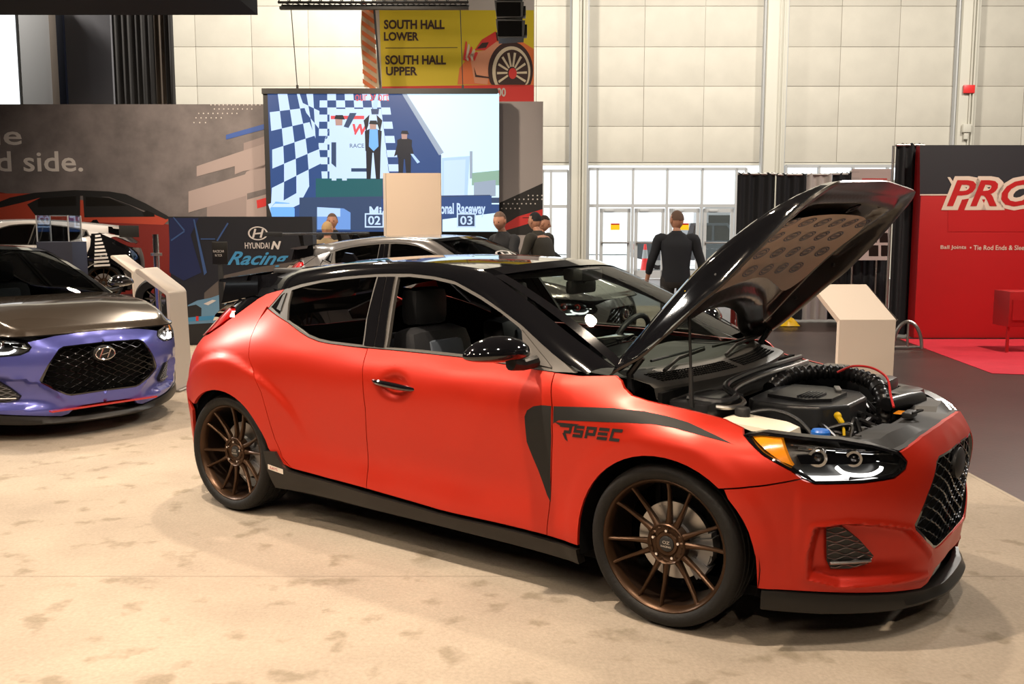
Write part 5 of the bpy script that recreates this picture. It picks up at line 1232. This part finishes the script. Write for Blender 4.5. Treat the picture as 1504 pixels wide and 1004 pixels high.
# ------------------------------------------------------------------ kiosks
def kiosk(name, label, X, Y, rz, w=.42, slope=.30, zt=1.17, zc=.97, face=False):
    t = hempty(name, X, Y, 0, rz, label, 'kiosk', 'white bent-panel kiosks')
    pr = [(0, zt), (slope*.12, zt+.004), (slope, zc), (slope+.02, zc-.03), (slope+.045, 0), (slope+.012, 0), (slope-.012, zc-.045), (0, zt-.035)]
    b = MB().prism(pr, w, 1, 0); o = b.build('bent_body', M['white'], t, angle=20)
    bm = bmesh.new(); bm.from_mesh(o.data); bmesh.ops.bevel(bm, geom=bm.edges[:], offset=.006, segments=2, affect='EDGES'); bm.to_mesh(o.data); bm.free()
    MB().box(slope-.10, slope+.10, -.01, w+.01, 0, .015, .004).build('base_plate', M['steel'], t)
a = hp(198, 395, 9.1); kiosk('information_kiosk', 'white bent-panel kiosk right beside the blue car, the nearer of two', a[0], 9.1, -.06)
a = hp(162, 374, 13.6); kiosk('information_kiosk', 'white bent-panel kiosk partly hidden behind the nearer one, by the black race wheel', a[0], 13.6, -.06)
kr = hempty('information_kiosk', hp(1316, 470, 6.3)[0], 6.3, 0, 0, 'white angular kiosk standing behind the raised hood on the right', 'kiosk', 'white bent-panel kiosks'); k6 = 6.3/FPX
Wk = 83*k6
P0 = [(-Wk-28*k6, .22, 1.175), (-28*k6, .22, 1.175), (0, 0, .955), (-Wk, 0, .955)]
b = MB(); b.V = P0+[(-Wk, .02, 0), (0, .02, 0)]+[(-Wk-28*k6, .26, 1.155), (-28*k6, .26, 1.155), (0, .05, .93), (-Wk, .05, .93), (-Wk, .07, 0), (0, .07, 0)]
b.F = [(0,1,2,3),(3,2,5,4),(6,9,8,7),(9,10,11,8),(0,6,7,1),(1,7,8,2),(2,8,11,5),(3,9,6,0),(4,10,9,3),(4,5,11,10)]
o = b.build('bent_body', M['white'], kr, angle=20)
MB().add([(-28*k6+.012, .215, 1.165), (.012, -.005, .955), (.012, .03, .94), (-28*k6+.012, .25, 1.15)], [(0,1,2,3)]).build('screen_edge', M['steel'], kr, fix=False); MB().box(-Wk-.02, .02, -.02, .12, 0, .02, .004).build('base_plate', M['steel'], kr)
# tall blank board before the screen
tb = hempty('blank_board', Xa(606, 14), 14, 0, 0, 'tall plain cream board standing in front of the video screen', 'board'); M['cream'] = mat('cream_board', (.70, .56, .44), .7)
MB().box(Xa(568, 14)-Xa(606, 14), Xa(648, 14)-Xa(606, 14), 0, .10, 0, Za(254, 14), .004).build('front_panel', M['cream'], tb); MB().box(Xa(563.5, 14)-Xa(606, 14), Xa(567.6, 14)-Xa(606, 14), .01, .12, 0, Za(254, 14), .004).build('side_panel', M['white'], tb)
MB().box(-.45, .45, -.08, .2, 0, .03, .01).build('foot', M['steel'], tb)
# acrylic case on dark plinth
pe = hempty('display_plinth', Xa(78, 12), 12, 0, 0, 'dark navy plinth between the blue car and the white race car', 'plinth'); M['nplinth'] = mat('navy_plinth', (.016, .018, .035), .5)
hw = 26*12/FPX; MB().box(-hw, hw, 0, .42, .04, Za(355, 12), .006).build('plinth_body', M['nplinth'], pe); MB().box(-hw+.03, hw-.03, .03, .39, 0, .04).build('plinth_foot', M['black'], pe)
ac = hempty('acrylic_case', Xa(76, 12), 12.02, Za(355, 12), 0, 'clear acrylic display case standing on the dark navy plinth', 'display case'); hh = Za(317, 12)-Za(355, 12); hw2 = 23*12/FPX
for nm, bx in (('side_pane', (-hw2, -hw2+.006, 0, .36)), ('side_pane', (hw2-.006, hw2, 0, .36)), ('front_pane', (-hw2, hw2, 0, .006)), ('back_pane', (-hw2, hw2, .354, .36))): MB().box(bx[0], bx[1], bx[2], bx[3], .002, hh).build(nm, M['acrylic'], ac)
MB().box(-hw2, hw2, 0, .36, hh, hh+.008).build('top_pane', M['acrylic'], ac)
for x in (-hw2, hw2):
    for y in (0, .36): MB().box(x-.006, x+.006, y-.006, y+.006, .002, hh+.008).build('case_edge', M['clear'] if False else M['frame'], ac)
# chrome pole rig with small wheel display
cr = hempty('chrome_pole', Xa(228, 10.6), 10.6, 0, 0, 'shiny chrome pole behind the nearer white kiosk', 'pole'); MB().tube([(0,0,0),(0,0,Za(344, 10.6))], .032, 20).build('tube', M['chrome'], cr)
MB().lathe([(0,0),(.2,0),(.2,.015),(.04,.03)], 28).build('base', M['chrome'], cr); MB().lathe([(.034,.02),(.06,.02),(.06,-.01),(.034,-.01)], 20, c=(0,0,Za(374,10.6))).build('collar', M['steel'], cr)
st_ = hempty('tyre_display', Xa(222, 11), 11.1, 0, 0, 'black wheel-and-tyre display half hidden behind the nearer white kiosk', 'tyre display')
MB().lathe([(.13,-.1),(.21,-.11),(.235,-.07),(.235,.07),(.21,.11),(.13,.1)], 36, c=(0,0,.75), axis='y').build('tyre', M['rubber'], st_); MB().tube([(0,0,0),(0,0,.75)], .04, 10).build('stand', M['steel'], st_)
for k in range(8): MB().tube([(0,-.04,.75), (.13*math.cos(k*pi/4),-.06,.75+.13*math.sin(k*pi/4))], .014, 6).build('spoke', M['darkchrome'], st_)
rp = hempty('race_car_platform', WHT.location.x, WHT.location.y, 0, 0, 'low black platform carrying the white race car', 'platform'); rp.rotation_euler = (0, 0, 4.207)
rp.location = WHT.location*Vector((1,1,0)) if False else Vector((WHT.location.x, WHT.location.y, 0)); MB().box(-3.7, 1.2, -1.15, 1.15, 0, .297, .02).build('deck', M['nplinth'], rp); MB().box(-3.6, 1.1, -1.17, -1.15, .10, .18).build('edge_trim', M['steel'], rp)
# ------------------------------------------------------------------ right-hand booths
M['bdrape'] = mat('black_drape', (.010, .012, .017), .8); M['wdrape'] = mat('white_drape', (.55, .52, .52), .85)
for (a, b, v, m, lb) in ((1081, 1137, 254, 'bdrape', 'black pleated drape nearest the glass doors'), (1137, 1182, 255, 'bdrape', 'black pleated drape left of the white drape'), (1182, 1219, 255, 'wdrape', 'white pleated drape between black drapes'), (1219, 1245, 254, 'bdrape', 'black pleated drape between the white drape and the poster board'), (1245, 1309, 250, 'bdrape', 'black pleated drape behind the poster board')): drape(lb, a, b, 16.2, v, M[m])
pb = hempty('poster_board', Xa(1273, 15.9), 15.9, 0, 0, 'pinkish poster board with small print and pictures on the black drape', 'poster'); op = (Xa(1273, 15.9), 15.9, 0); M['poster'] = mat('poster_paper', (.50, .42, .42), .6)
MB().box(Xa(1248, 15.9)-op[0], Xa(1306, 15.9)-op[0], 0, .02, Za(382, 15.9), Za(248, 15.9)).build('board', M['poster'], pb); MB().tube([(-.2, .05, 0), (-.2, .03, 2)], .015, 8).tube([(.2, .05, 0), (.2, .03, 2)], .015, 8).build('leg', M['steel'], pb)
for k in range(9):
    v = 262+k*6+(30 if k > 3 else 0); fl(pb, 'printed_line', 15.9, [(1266,v),(1303,v),(1303,v+1.6),(1266,v+1.6)], .003, M['print_red' if k < 2 else 'print_grey'], org=op)
for k in range(6): fl(pb, 'printed_grid', 15.9, [(1251,252+k*9),(1262,252+k*9),(1262,253+k*9),(1251,253+k*9)], .003, M['print_grey'], org=op)
for a, b_, c, d in ((1276,340,1288,356), (1292,342,1304,356), (1276,360,1290,376), (1294,360,1304,376)): fl(pb, 'printed_picture', 15.9, [(a,b_),(c,b_),(c,d),(a,d)], .003, M['dark_grey'], org=op)
drape('tall black drape forming the side of the red booth', 1309, 1352, 13.9, 211, M['bdrape'], wl=.12)
up = hempty('steel_upright', Xa(1307, 13.6), 13.6, 0, 0, 'thin steel upright at the left edge of the tall black drape', 'pole'); MB().tube([(0,0,0),(0,0,Za(214,13.6))], .018, 8).build('tube', M['steel'], up); MB().box(-.12,.12,-.12,.12,0,.01).build('base_plate', M['steel'], up)
YP = 13.6; opp = (Xa(1427, YP), YP, 0); M['pred'] = mat('booth_red', (.42, .009, .012), .5); M['pnavy'] = mat('booth_charcoal', (.022, .024, .032), .5)
pw = hempty('red_booth_wall', opp[0], YP, 0, 0, 'tall red and charcoal booth wall with large white-edged PRO lettering', 'wall')
MB().box(Xa(1350, YP)-opp[0], Xa(1700, YP)-opp[0], 0, .25, .0, Za(213, YP), .01).build('wall_slab', M['pred'], pw)
fl(pw, 'charcoal_band', YP, [(1351,213),(1700,213),(1700,300),(1392,300),(1392,286),(1351,286)], .004, M['pnavy'], org=opp)
fl(pw, 'red_field', YP, [(1392,290),(1700,290),(1700,340),(1392,340)], .0045, M['pred'], org=opp)
fl(pw, 'white_rule', YP, [(1351,285),(1393,285),(1393,287),(1351,287)], .006, M['white'], org=opp)
for bx, d, m, bo in (((1382,258,1532,309), .008, 'white', .13), ((1390,264,1524,303), .012, 'pred', .02)): ftext(pw, 'logo_lettering', YP, 'PRO', bx, d, M[m], opp, shear=.28, bold=bo)
fl(pw, 'logo_outline', YP, [(1391,260),(1395,260),(1402,270),(1399,274)], .009, M['white'], org=opp)
ftext(pw, 'wall_lettering', YP, 'Ball Joints', (1381,360,1419,367), .006, M['white'], opp, bold=.01); ftext(pw, 'wall_lettering', YP, '• Tie Rod Ends & Sleeves', (1424,360,1516,367), .006, M['white'], opp, bold=.01)
rc = hempty('red_cabinet', Xa(1500, 12), 12, 0, 0, 'red cabinet on legs cut by the right photo edge', 'cabinet'); MB().box(-.09, .5, 0, .4, Za(480, 12), Za(428, 12), .01).build('body', M['pred'], rc)
for x in (-.07, .46): MB().box(x-.015, x+.015, .02, .05, 0, Za(480, 12)).build('leg', M['pred'], rc)
MB().box(-.05, .45, -.012, 0, Za(470, 12), Za(440, 12)).build('door', M['pred'], rc)
ar = hempty('arch_rack', Xa(1341, 12.4), 12.4, 0, 0, 'small half-round steel rack on the floor beside the red booth wall', 'rack'); ka = 12.4/FPX
MB().tube([(19*ka*math.cos(a), -.05*math.cos(a), 40*ka*math.sin(a)) for a in np.linspace(0, pi, 20)], .024, 8).build('hoop', M['steel'], ar); MB().tube([(0,0,0),(0,0,39*ka)], .018, 8).tube([(-19*ka,0,.02),(19*ka,0,.02)], .018, 8).build('brace', M['steel'], ar)
yb = hempty('yellow_cloth', Xa(1163, 15.4), 15.4, 0, 0, 'crumpled yellow bag on the floor behind the open hood', 'bag'); P = [[(x*.16+.01*math.sin(y*9), y*.12, max(0, .13*(1-x*x)*(1-y*y)+.03*math.sin(x*7+y*5)*(1-x*x)*(1-y*y))) for x in np.linspace(-1, 1, 12)] for y in np.linspace(-1, 1, 12)]
MB().grid(P).build('bag_body', M['yellow'], yb, fix=False); MB().tube([(-.04,0,.12),(-.03,0,.22),(.03,0,.22),(.04,0,.12)], .006, 6).build('bag_handle', M['yellow'], yb)
rs = hempty('red_chair', Xa(1107, 15), 15, 0, 0, 'red folding chair standing behind the far fender of the red car', 'chair'); 
for x in (-.2, .2):
    for y in (0, .38): MB().box(x-.035, x+.035, y-.02, y+.02, 0, .45 if y == 0 else .46).build('leg', M['print_darkred'], rs)
MB().box(-.24, .24, -.03, .41, .45, .49, .01).build('seat', M['print_darkred'], rs); MB().box(-.24, .24, .37, .41, .55, .85, .01).box(-.22,-.19,.37,.41,.49,.6).box(.19,.22,.37,.41,.49,.6).build('backrest', M['print_darkred'], rs)
pp = hempty('floor_label', *[hp(1459, 543, 10.6)[i] for i in (0, 1)], 0, .2, 'small white paper label stuck on the brown aisle floor', 'label'); MB().box(-.10, .10, -.04, .04, -.011, -.009).build('paper', M['white'], pp)
# ------------------------------------------------------------------ people
M['skin'] = mat('skin', (.52, .26, .17), .5); M['cloth_black'] = mat('black_shirt', (.012, .013, .016), .85, bump=.2, bscale=60); M['cloth_navy'] = mat('dark_navy_shirt', (.012, .015, .022), .85)
M['trouser'] = mat('dark_grey_trousers', (.025, .024, .025), .85); M['khaki'] = mat('khaki_shirt', (.25, .19, .11), .85); M['hair_grey'] = mat('short_greying_hair', (.14, .085, .06), .8); M['hair_dark'] = mat('dark_hair', (.03, .016, .01), .8); M['blond'] = mat('blond_hair', (.45,.30,.14), .7); M['olive'] = mat('dark_olive_jacket', (.028, .026, .020), .85)
def skinmesh(name, J, E, m, parent, sub=2):
    """grow a limb surface over joints J (pos, radius) joined by edges E"""
    me = bpy.data.meshes.new(name); me.from_pydata([j[0] for j in J], E, []); o = bpy.data.objects.new(name, me); COL.objects.link(o)
    md = o.modifiers.new('s', 'SKIN'); sv = me.skin_vertices[0].data
    for i, j in enumerate(J):
        r = j[1]; sv[i].radius = (r, r) if not isinstance(r, tuple) else r
    sv[0].use_root = True; md.use_smooth_shade = True; ms = o.modifiers.new('u', 'SUBSURF'); ms.levels = ms.render_levels = sub
    dg = bpy.context.evaluated_depsgraph_get(); dg.update(); ne = bpy.data.meshes.new_from_object(o.evaluated_get(dg))
    bpy.data.objects.remove(o); bpy.data.meshes.remove(me); ne.name = name; ne.materials.clear(); ne.materials.append(m)
    for p in ne.polygons: p.use_smooth = True
    return link(bpy.data.objects.new(name, ne), parent)
def joinmesh(a, b):
    bm = bmesh.new(); bm.from_mesh(a.data); bm.from_mesh(b.data); bm.to_mesh(a.data); bm.free(); bpy.data.objects.remove(b)
def head_mesh(parent, c, face, m, r=.105, tilt=0):
    """egg-shaped head with brow, nose, jaw, lips, ears; face = angle it looks to"""
    b = bmesh.new(); bmesh.ops.create_uvsphere(b, u_segments=28, v_segments=22, radius=1); V = []
    for v in b.verts:
        x, y, z = v.co; X = x*.94; Yy = y*.78; Z = z*1.18
        if z < 0: k = 1-.34*z*z; Yy *= k; X *= (1-.18*z*z)
        f = max(0, x)
        X += .30*math.exp(-(y/.13)**2-((z+.12)/.16)**2)*(f > .3)          # nose
        X += .06*math.exp(-((z-.18)/.10)**2)*f*math.exp(-(y/.6)**2)         # brow
        X -= .07*math.exp(-((abs(y)-.34)/.15)**2-((z-.04)/.11)**2)*f        # eye sockets
        X += .07*math.exp(-(y/.26)**2-((z+.48)/.07)**2)*f                   # lips
        X += .08*math.exp(-(y/.3)**2-((z+.85)/.18)**2)*max(0, x+.3)         # chin
        V.append(Vector((X, Yy, Z))*r)
    R = Matrix.Rotation(face, 3, 'Z') @ Matrix.Rotation(tilt, 3, 'Y')
    for v, p in zip(b.verts, V): v.co = R@p+Vector(c)
    mb = MB().bm(b)
    for s in (-1, 1):
        e = MB().ball((0, s*.83*r, -.02*r), (.20*r, .07*r, .30*r), 10, 8); e.V = [tuple(R@Vector(v)+Vector(c)) for v in e.V]; mb.add(e.V, e.F)
    o = mb.build('head', m, parent, angle=180)
    ey = MB()
    for s in (-1, 1): ey.ball((.80*r, s*.31*r, .06*r), .085*r, 8, 6)
    ey.V = [tuple(R@Vector(v)+Vector(c)) for v in ey.V]; return o, ey, R
def person(label, X, Y, rz, hgt=1.78, top='cloth_black', bottom='trouser', hair='hair_dark', arms=None, lean=0, turn=0, stride=.0, cap=False, hs=1.0, tilt=0, sleeve=1.0, bulk=1.0, bald=False):
    """rz = direction the body faces (hall frame, 0 = right, -pi/2 = towards the camera)"""
    t = hempty('person', X, Y, 0, rz, label, 'person'); k = hgt/1.78; l = lean
    hip, wa, ch, nk = (0, 0, .95*k), (l*.10, 0, 1.10*k), (l*.32, 0, 1.36*k), (l*.46, 0, 1.50*k); hd_ = (l*.56+.02, 0, 1.66*k)
    arms = arms or (((.02, .30, 1.14), (.08, .33, .90)), ((.02, -.30, 1.14), (.08, -.33, .90)))
    sh = [(l*.38, .20*bulk, 1.42*k), (l*.38, -.20*bulk, 1.42*k)]
    legs = []
    for s, st__ in ((1, stride), (-1, -stride)): legs.append([(0, s*.10, .90*k), (st__*.5+.03, s*.11, .50*k), (st__*1.0-.02, s*.115, .09)])
    J = [(hip, .12), (wa, .11), (ch, .105), (nk, .054), ((hd_[0]-.01, 0, 1.60*k), .052)]; E = [(0, 1), (1, 2), (2, 3), (3, 4)]
    def limb(start, pts, rr):
        p = start
        for q, r in zip(pts, rr): J.append((q, r)); E.append((p, len(J)-1)); p = len(J)-1
        return p
    hands = []
    for i, s in enumerate((1, -1)):
        el, wr = [(a[0], a[1], a[2]*k) for a in arms[i]]
        e = limb(2, [sh[i], el, wr], [.055, .042, .028]); d = (Vector(wr)-Vector(el)).normalized(); hands.append((Vector(wr), d, s))
        palm = tuple(Vector(wr)+d*.055); J.append((palm, (.020, .034))); E.append((e, len(J)-1))
    for lg in legs: limb(0, lg, [.085, .058, .042])
    body = skinmesh('body', J, E, M['skin'], t)
    for w, d, s in hands:   # five curled fingers each
        side = d.cross(Vector((0, s, 0))).normalized() if abs(d.y) < .9 else Vector((1, 0, 0)); curl = Vector((0, -s, 0))
        for f in range(4):
            b0 = w+d*.085+side*(.026-.0175*f); L = (.070, .078, .073, .058)[f]
            a = MB().tube([tuple(b0-d*.02), tuple(b0+d*L*.45), tuple(b0+d*L*.8+curl*.016), tuple(b0+d*L*.85+curl*.038)], [.0095, .009, .0085, .006], 7); joinmesh(body, a.build('f', M['skin'], None))
        a = MB().tube([tuple(w+d*.03+side*.02), tuple(w+d*.06+side*.045+curl*.015), tuple(w+d*.092+side*.048+curl*.03)], [.012, .0105, .007], 7); joinmesh(body, a.build('f', M['skin'], None))
    hm, ey, R = head_mesh(None, hd_, turn, M['skin'], .103*hs, tilt); hm.parent = None; joinmesh(body, hm); body.data.materials.clear(); body.data.materials.append(M['skin'])
    ey.build('eyes', M['void'], t)
    # shirt: lofted torso with sleeves
    def loft(rows, n=24):
        P = []
        for cx, z, rx, ry in rows:
            P.append([(cx+rx*(abs(math.cos(a))**.85)*(1 if math.cos(a) > 0 else -1), ry*(abs(math.sin(a))**.85)*(1 if math.sin(a) > 0 else -1), z*k) for a in np.linspace(0, 2*pi, n)])
        return P
    B = bulk
    rows = [(0, .88, .118*B, .166*B), (0, .95, .124*B, .170*B), (l*.10, 1.06, .120*B, .160*B), (l*.22, 1.20, .125*B, .172*B), (l*.32, 1.32, .128*B, .188*B), (l*.37, 1.40, .112*B, .200*B), (l*.40, 1.445, .088, .165), (l*.44, 1.485, .082, .115), (l*.47, 1.515, .068, .070), (l*.48, 1.53, .060, .060)]
    mb = MB().grid(loft(rows))
    for i in range(2):
        el, wr = [Vector((a[0], a[1], a[2]*k)) for a in arms[i]]; s0 = Vector(sh[i]); inn = Vector((s0.x, s0.y*.6, s0.z-.01)); end = el.lerp(wr, max(sleeve, .05))
        mb.tube(catmull([inn, s0, s0.lerp(el, .5), el, el.lerp(end, .5), end], 4), [float(np.interp(q, [0, 4, 8, 12, 16, 20], [.070, .070*B, .062, .056, .050, .042])) for q in range(21)], 14)
    mb.build('shirt', M[top], t, angle=180)
    rows = [(0, .80, .085, .12), (0, .86, .118*B, .160*B), (0, .94, .116*B, .160*B), (0, 1.0, .105*B, .148*B)]
    mb = MB().grid(loft(rows))
    for lg in legs:
        a, b_, c_ = [Vector(q) for q in lg]; top_ = Vector((0, a.y*.9, .93*k))
        mb.tube(catmull([top_, a, a.lerp(b_, .5), b_, b_.lerp(c_, .5), c_, c_+Vector((0, 0, -.045))], 4), [float(np.interp(q, [0, 4, 8, 12, 16, 20, 24], [.09, .100, .090, .072, .068, .062, .064])) for q in range(25)], 14)
    mb.build('trousers', M[bottom], t, angle=180)
    for lg in legs:
        x, y, z = lg[2]; MB().ball((x+.06, y, .045), (.135, .048, .045), 14, 8).box(x-.07, x+.19, y-.045, y+.045, .0, .02, .01).build('shoe', M['black'], t)
    # hair cap (and cap)
    b = bmesh.new(); bmesh.ops.create_uvsphere(b, u_segments=24, v_segments=16, radius=1)
    dl = [v for v in b.verts if v.co.z < (-.15 if v.co.x < 0 else .38+.2*v.co.x)]; bmesh.ops.delete(b, geom=dl, context='VERTS')
    r = .103*hs
    for v in b.verts: v.co = R@Vector((v.co.x*.97*r-.004, v.co.y*.84*r, v.co.z*1.23*r+.004))+Vector(hd_)
    MB().bm(b).build('hair' if not cap else 'cap', M[hair] if not cap else M['cloth_black'], t, fix=False, angle=180)
    if cap:
        q = MB().box(.6*r, 1.65*r, -.6*r, .6*r, .42*r, .50*r, .01); q.V = [tuple(R@Vector(v)+Vector(hd_)) for v in q.V]; q.build('cap_peak', M['cloth_black'], t)
    return t
x, y, z = hp(994, 335, 12.3)
person('man walking away in dark long-sleeved shirt and dark trousers near the glass doors', x, y, pi/2-.10, 1.77, 'cloth_navy', 'trouser', 'hair_grey', arms=(((.0, .315, 1.13), (.12, .36, .90)), ((.0, -.315, 1.13), (-.02, -.35, .90))), stride=.14, turn=.55, sleeve=.62, bulk=1.08)
x, y, z = hp(752, 335, 12.7); person('man in black shirt with reddish brown hair, leftmost of the three behind the cars', x, y, -2.4, 1.76, 'cloth_black', 'trouser', 'hair_grey', lean=.35, turn=.3, tilt=.2, arms=(((.25, .27, 1.2), (.42, .15, 1.1)), ((.15, -.30, 1.15), (.35, -.25, 1.05))))
x, y, z = hp(781, 335, 14.8); person('man in dark shirt leaning in, middle of the three behind the cars', x, y, -.25, 1.74, 'cloth_black', 'trouser', 'hair_dark', lean=.3, turn=.0, tilt=.25, arms=(((.25, .27, 1.2), (.42, .15, 1.1)), ((.15, -.30, 1.15), (.35, -.25, 1.05))))
x, y, z = hp(804, 335, 13.4); person('man in dark olive jacket and dark cap seen from behind, rightmost of the three', x, y, 2.5, 1.77, 'olive', 'trouser', 'hair_dark', lean=.35, cap=True, bulk=1.12, arms=(((.2, .31, 1.15), (.38, .2, 1.05)), ((.15, -.31, 1.15), (.33, -.25, 1.0))))
x, y, z = hp(489, 335, 15.2); person('man with short greying hair and dark shirt in front of the video screen', x, y, -1.9, 1.78, 'cloth_black', 'trouser', 'hair_grey', turn=.4)
x, y, z = hp(480, 335, 14.6); person('person in khaki shirt with blond hair standing before the greying man', x, y, 1.2, 1.64, 'khaki', 'trouser', 'blond', turn=0)
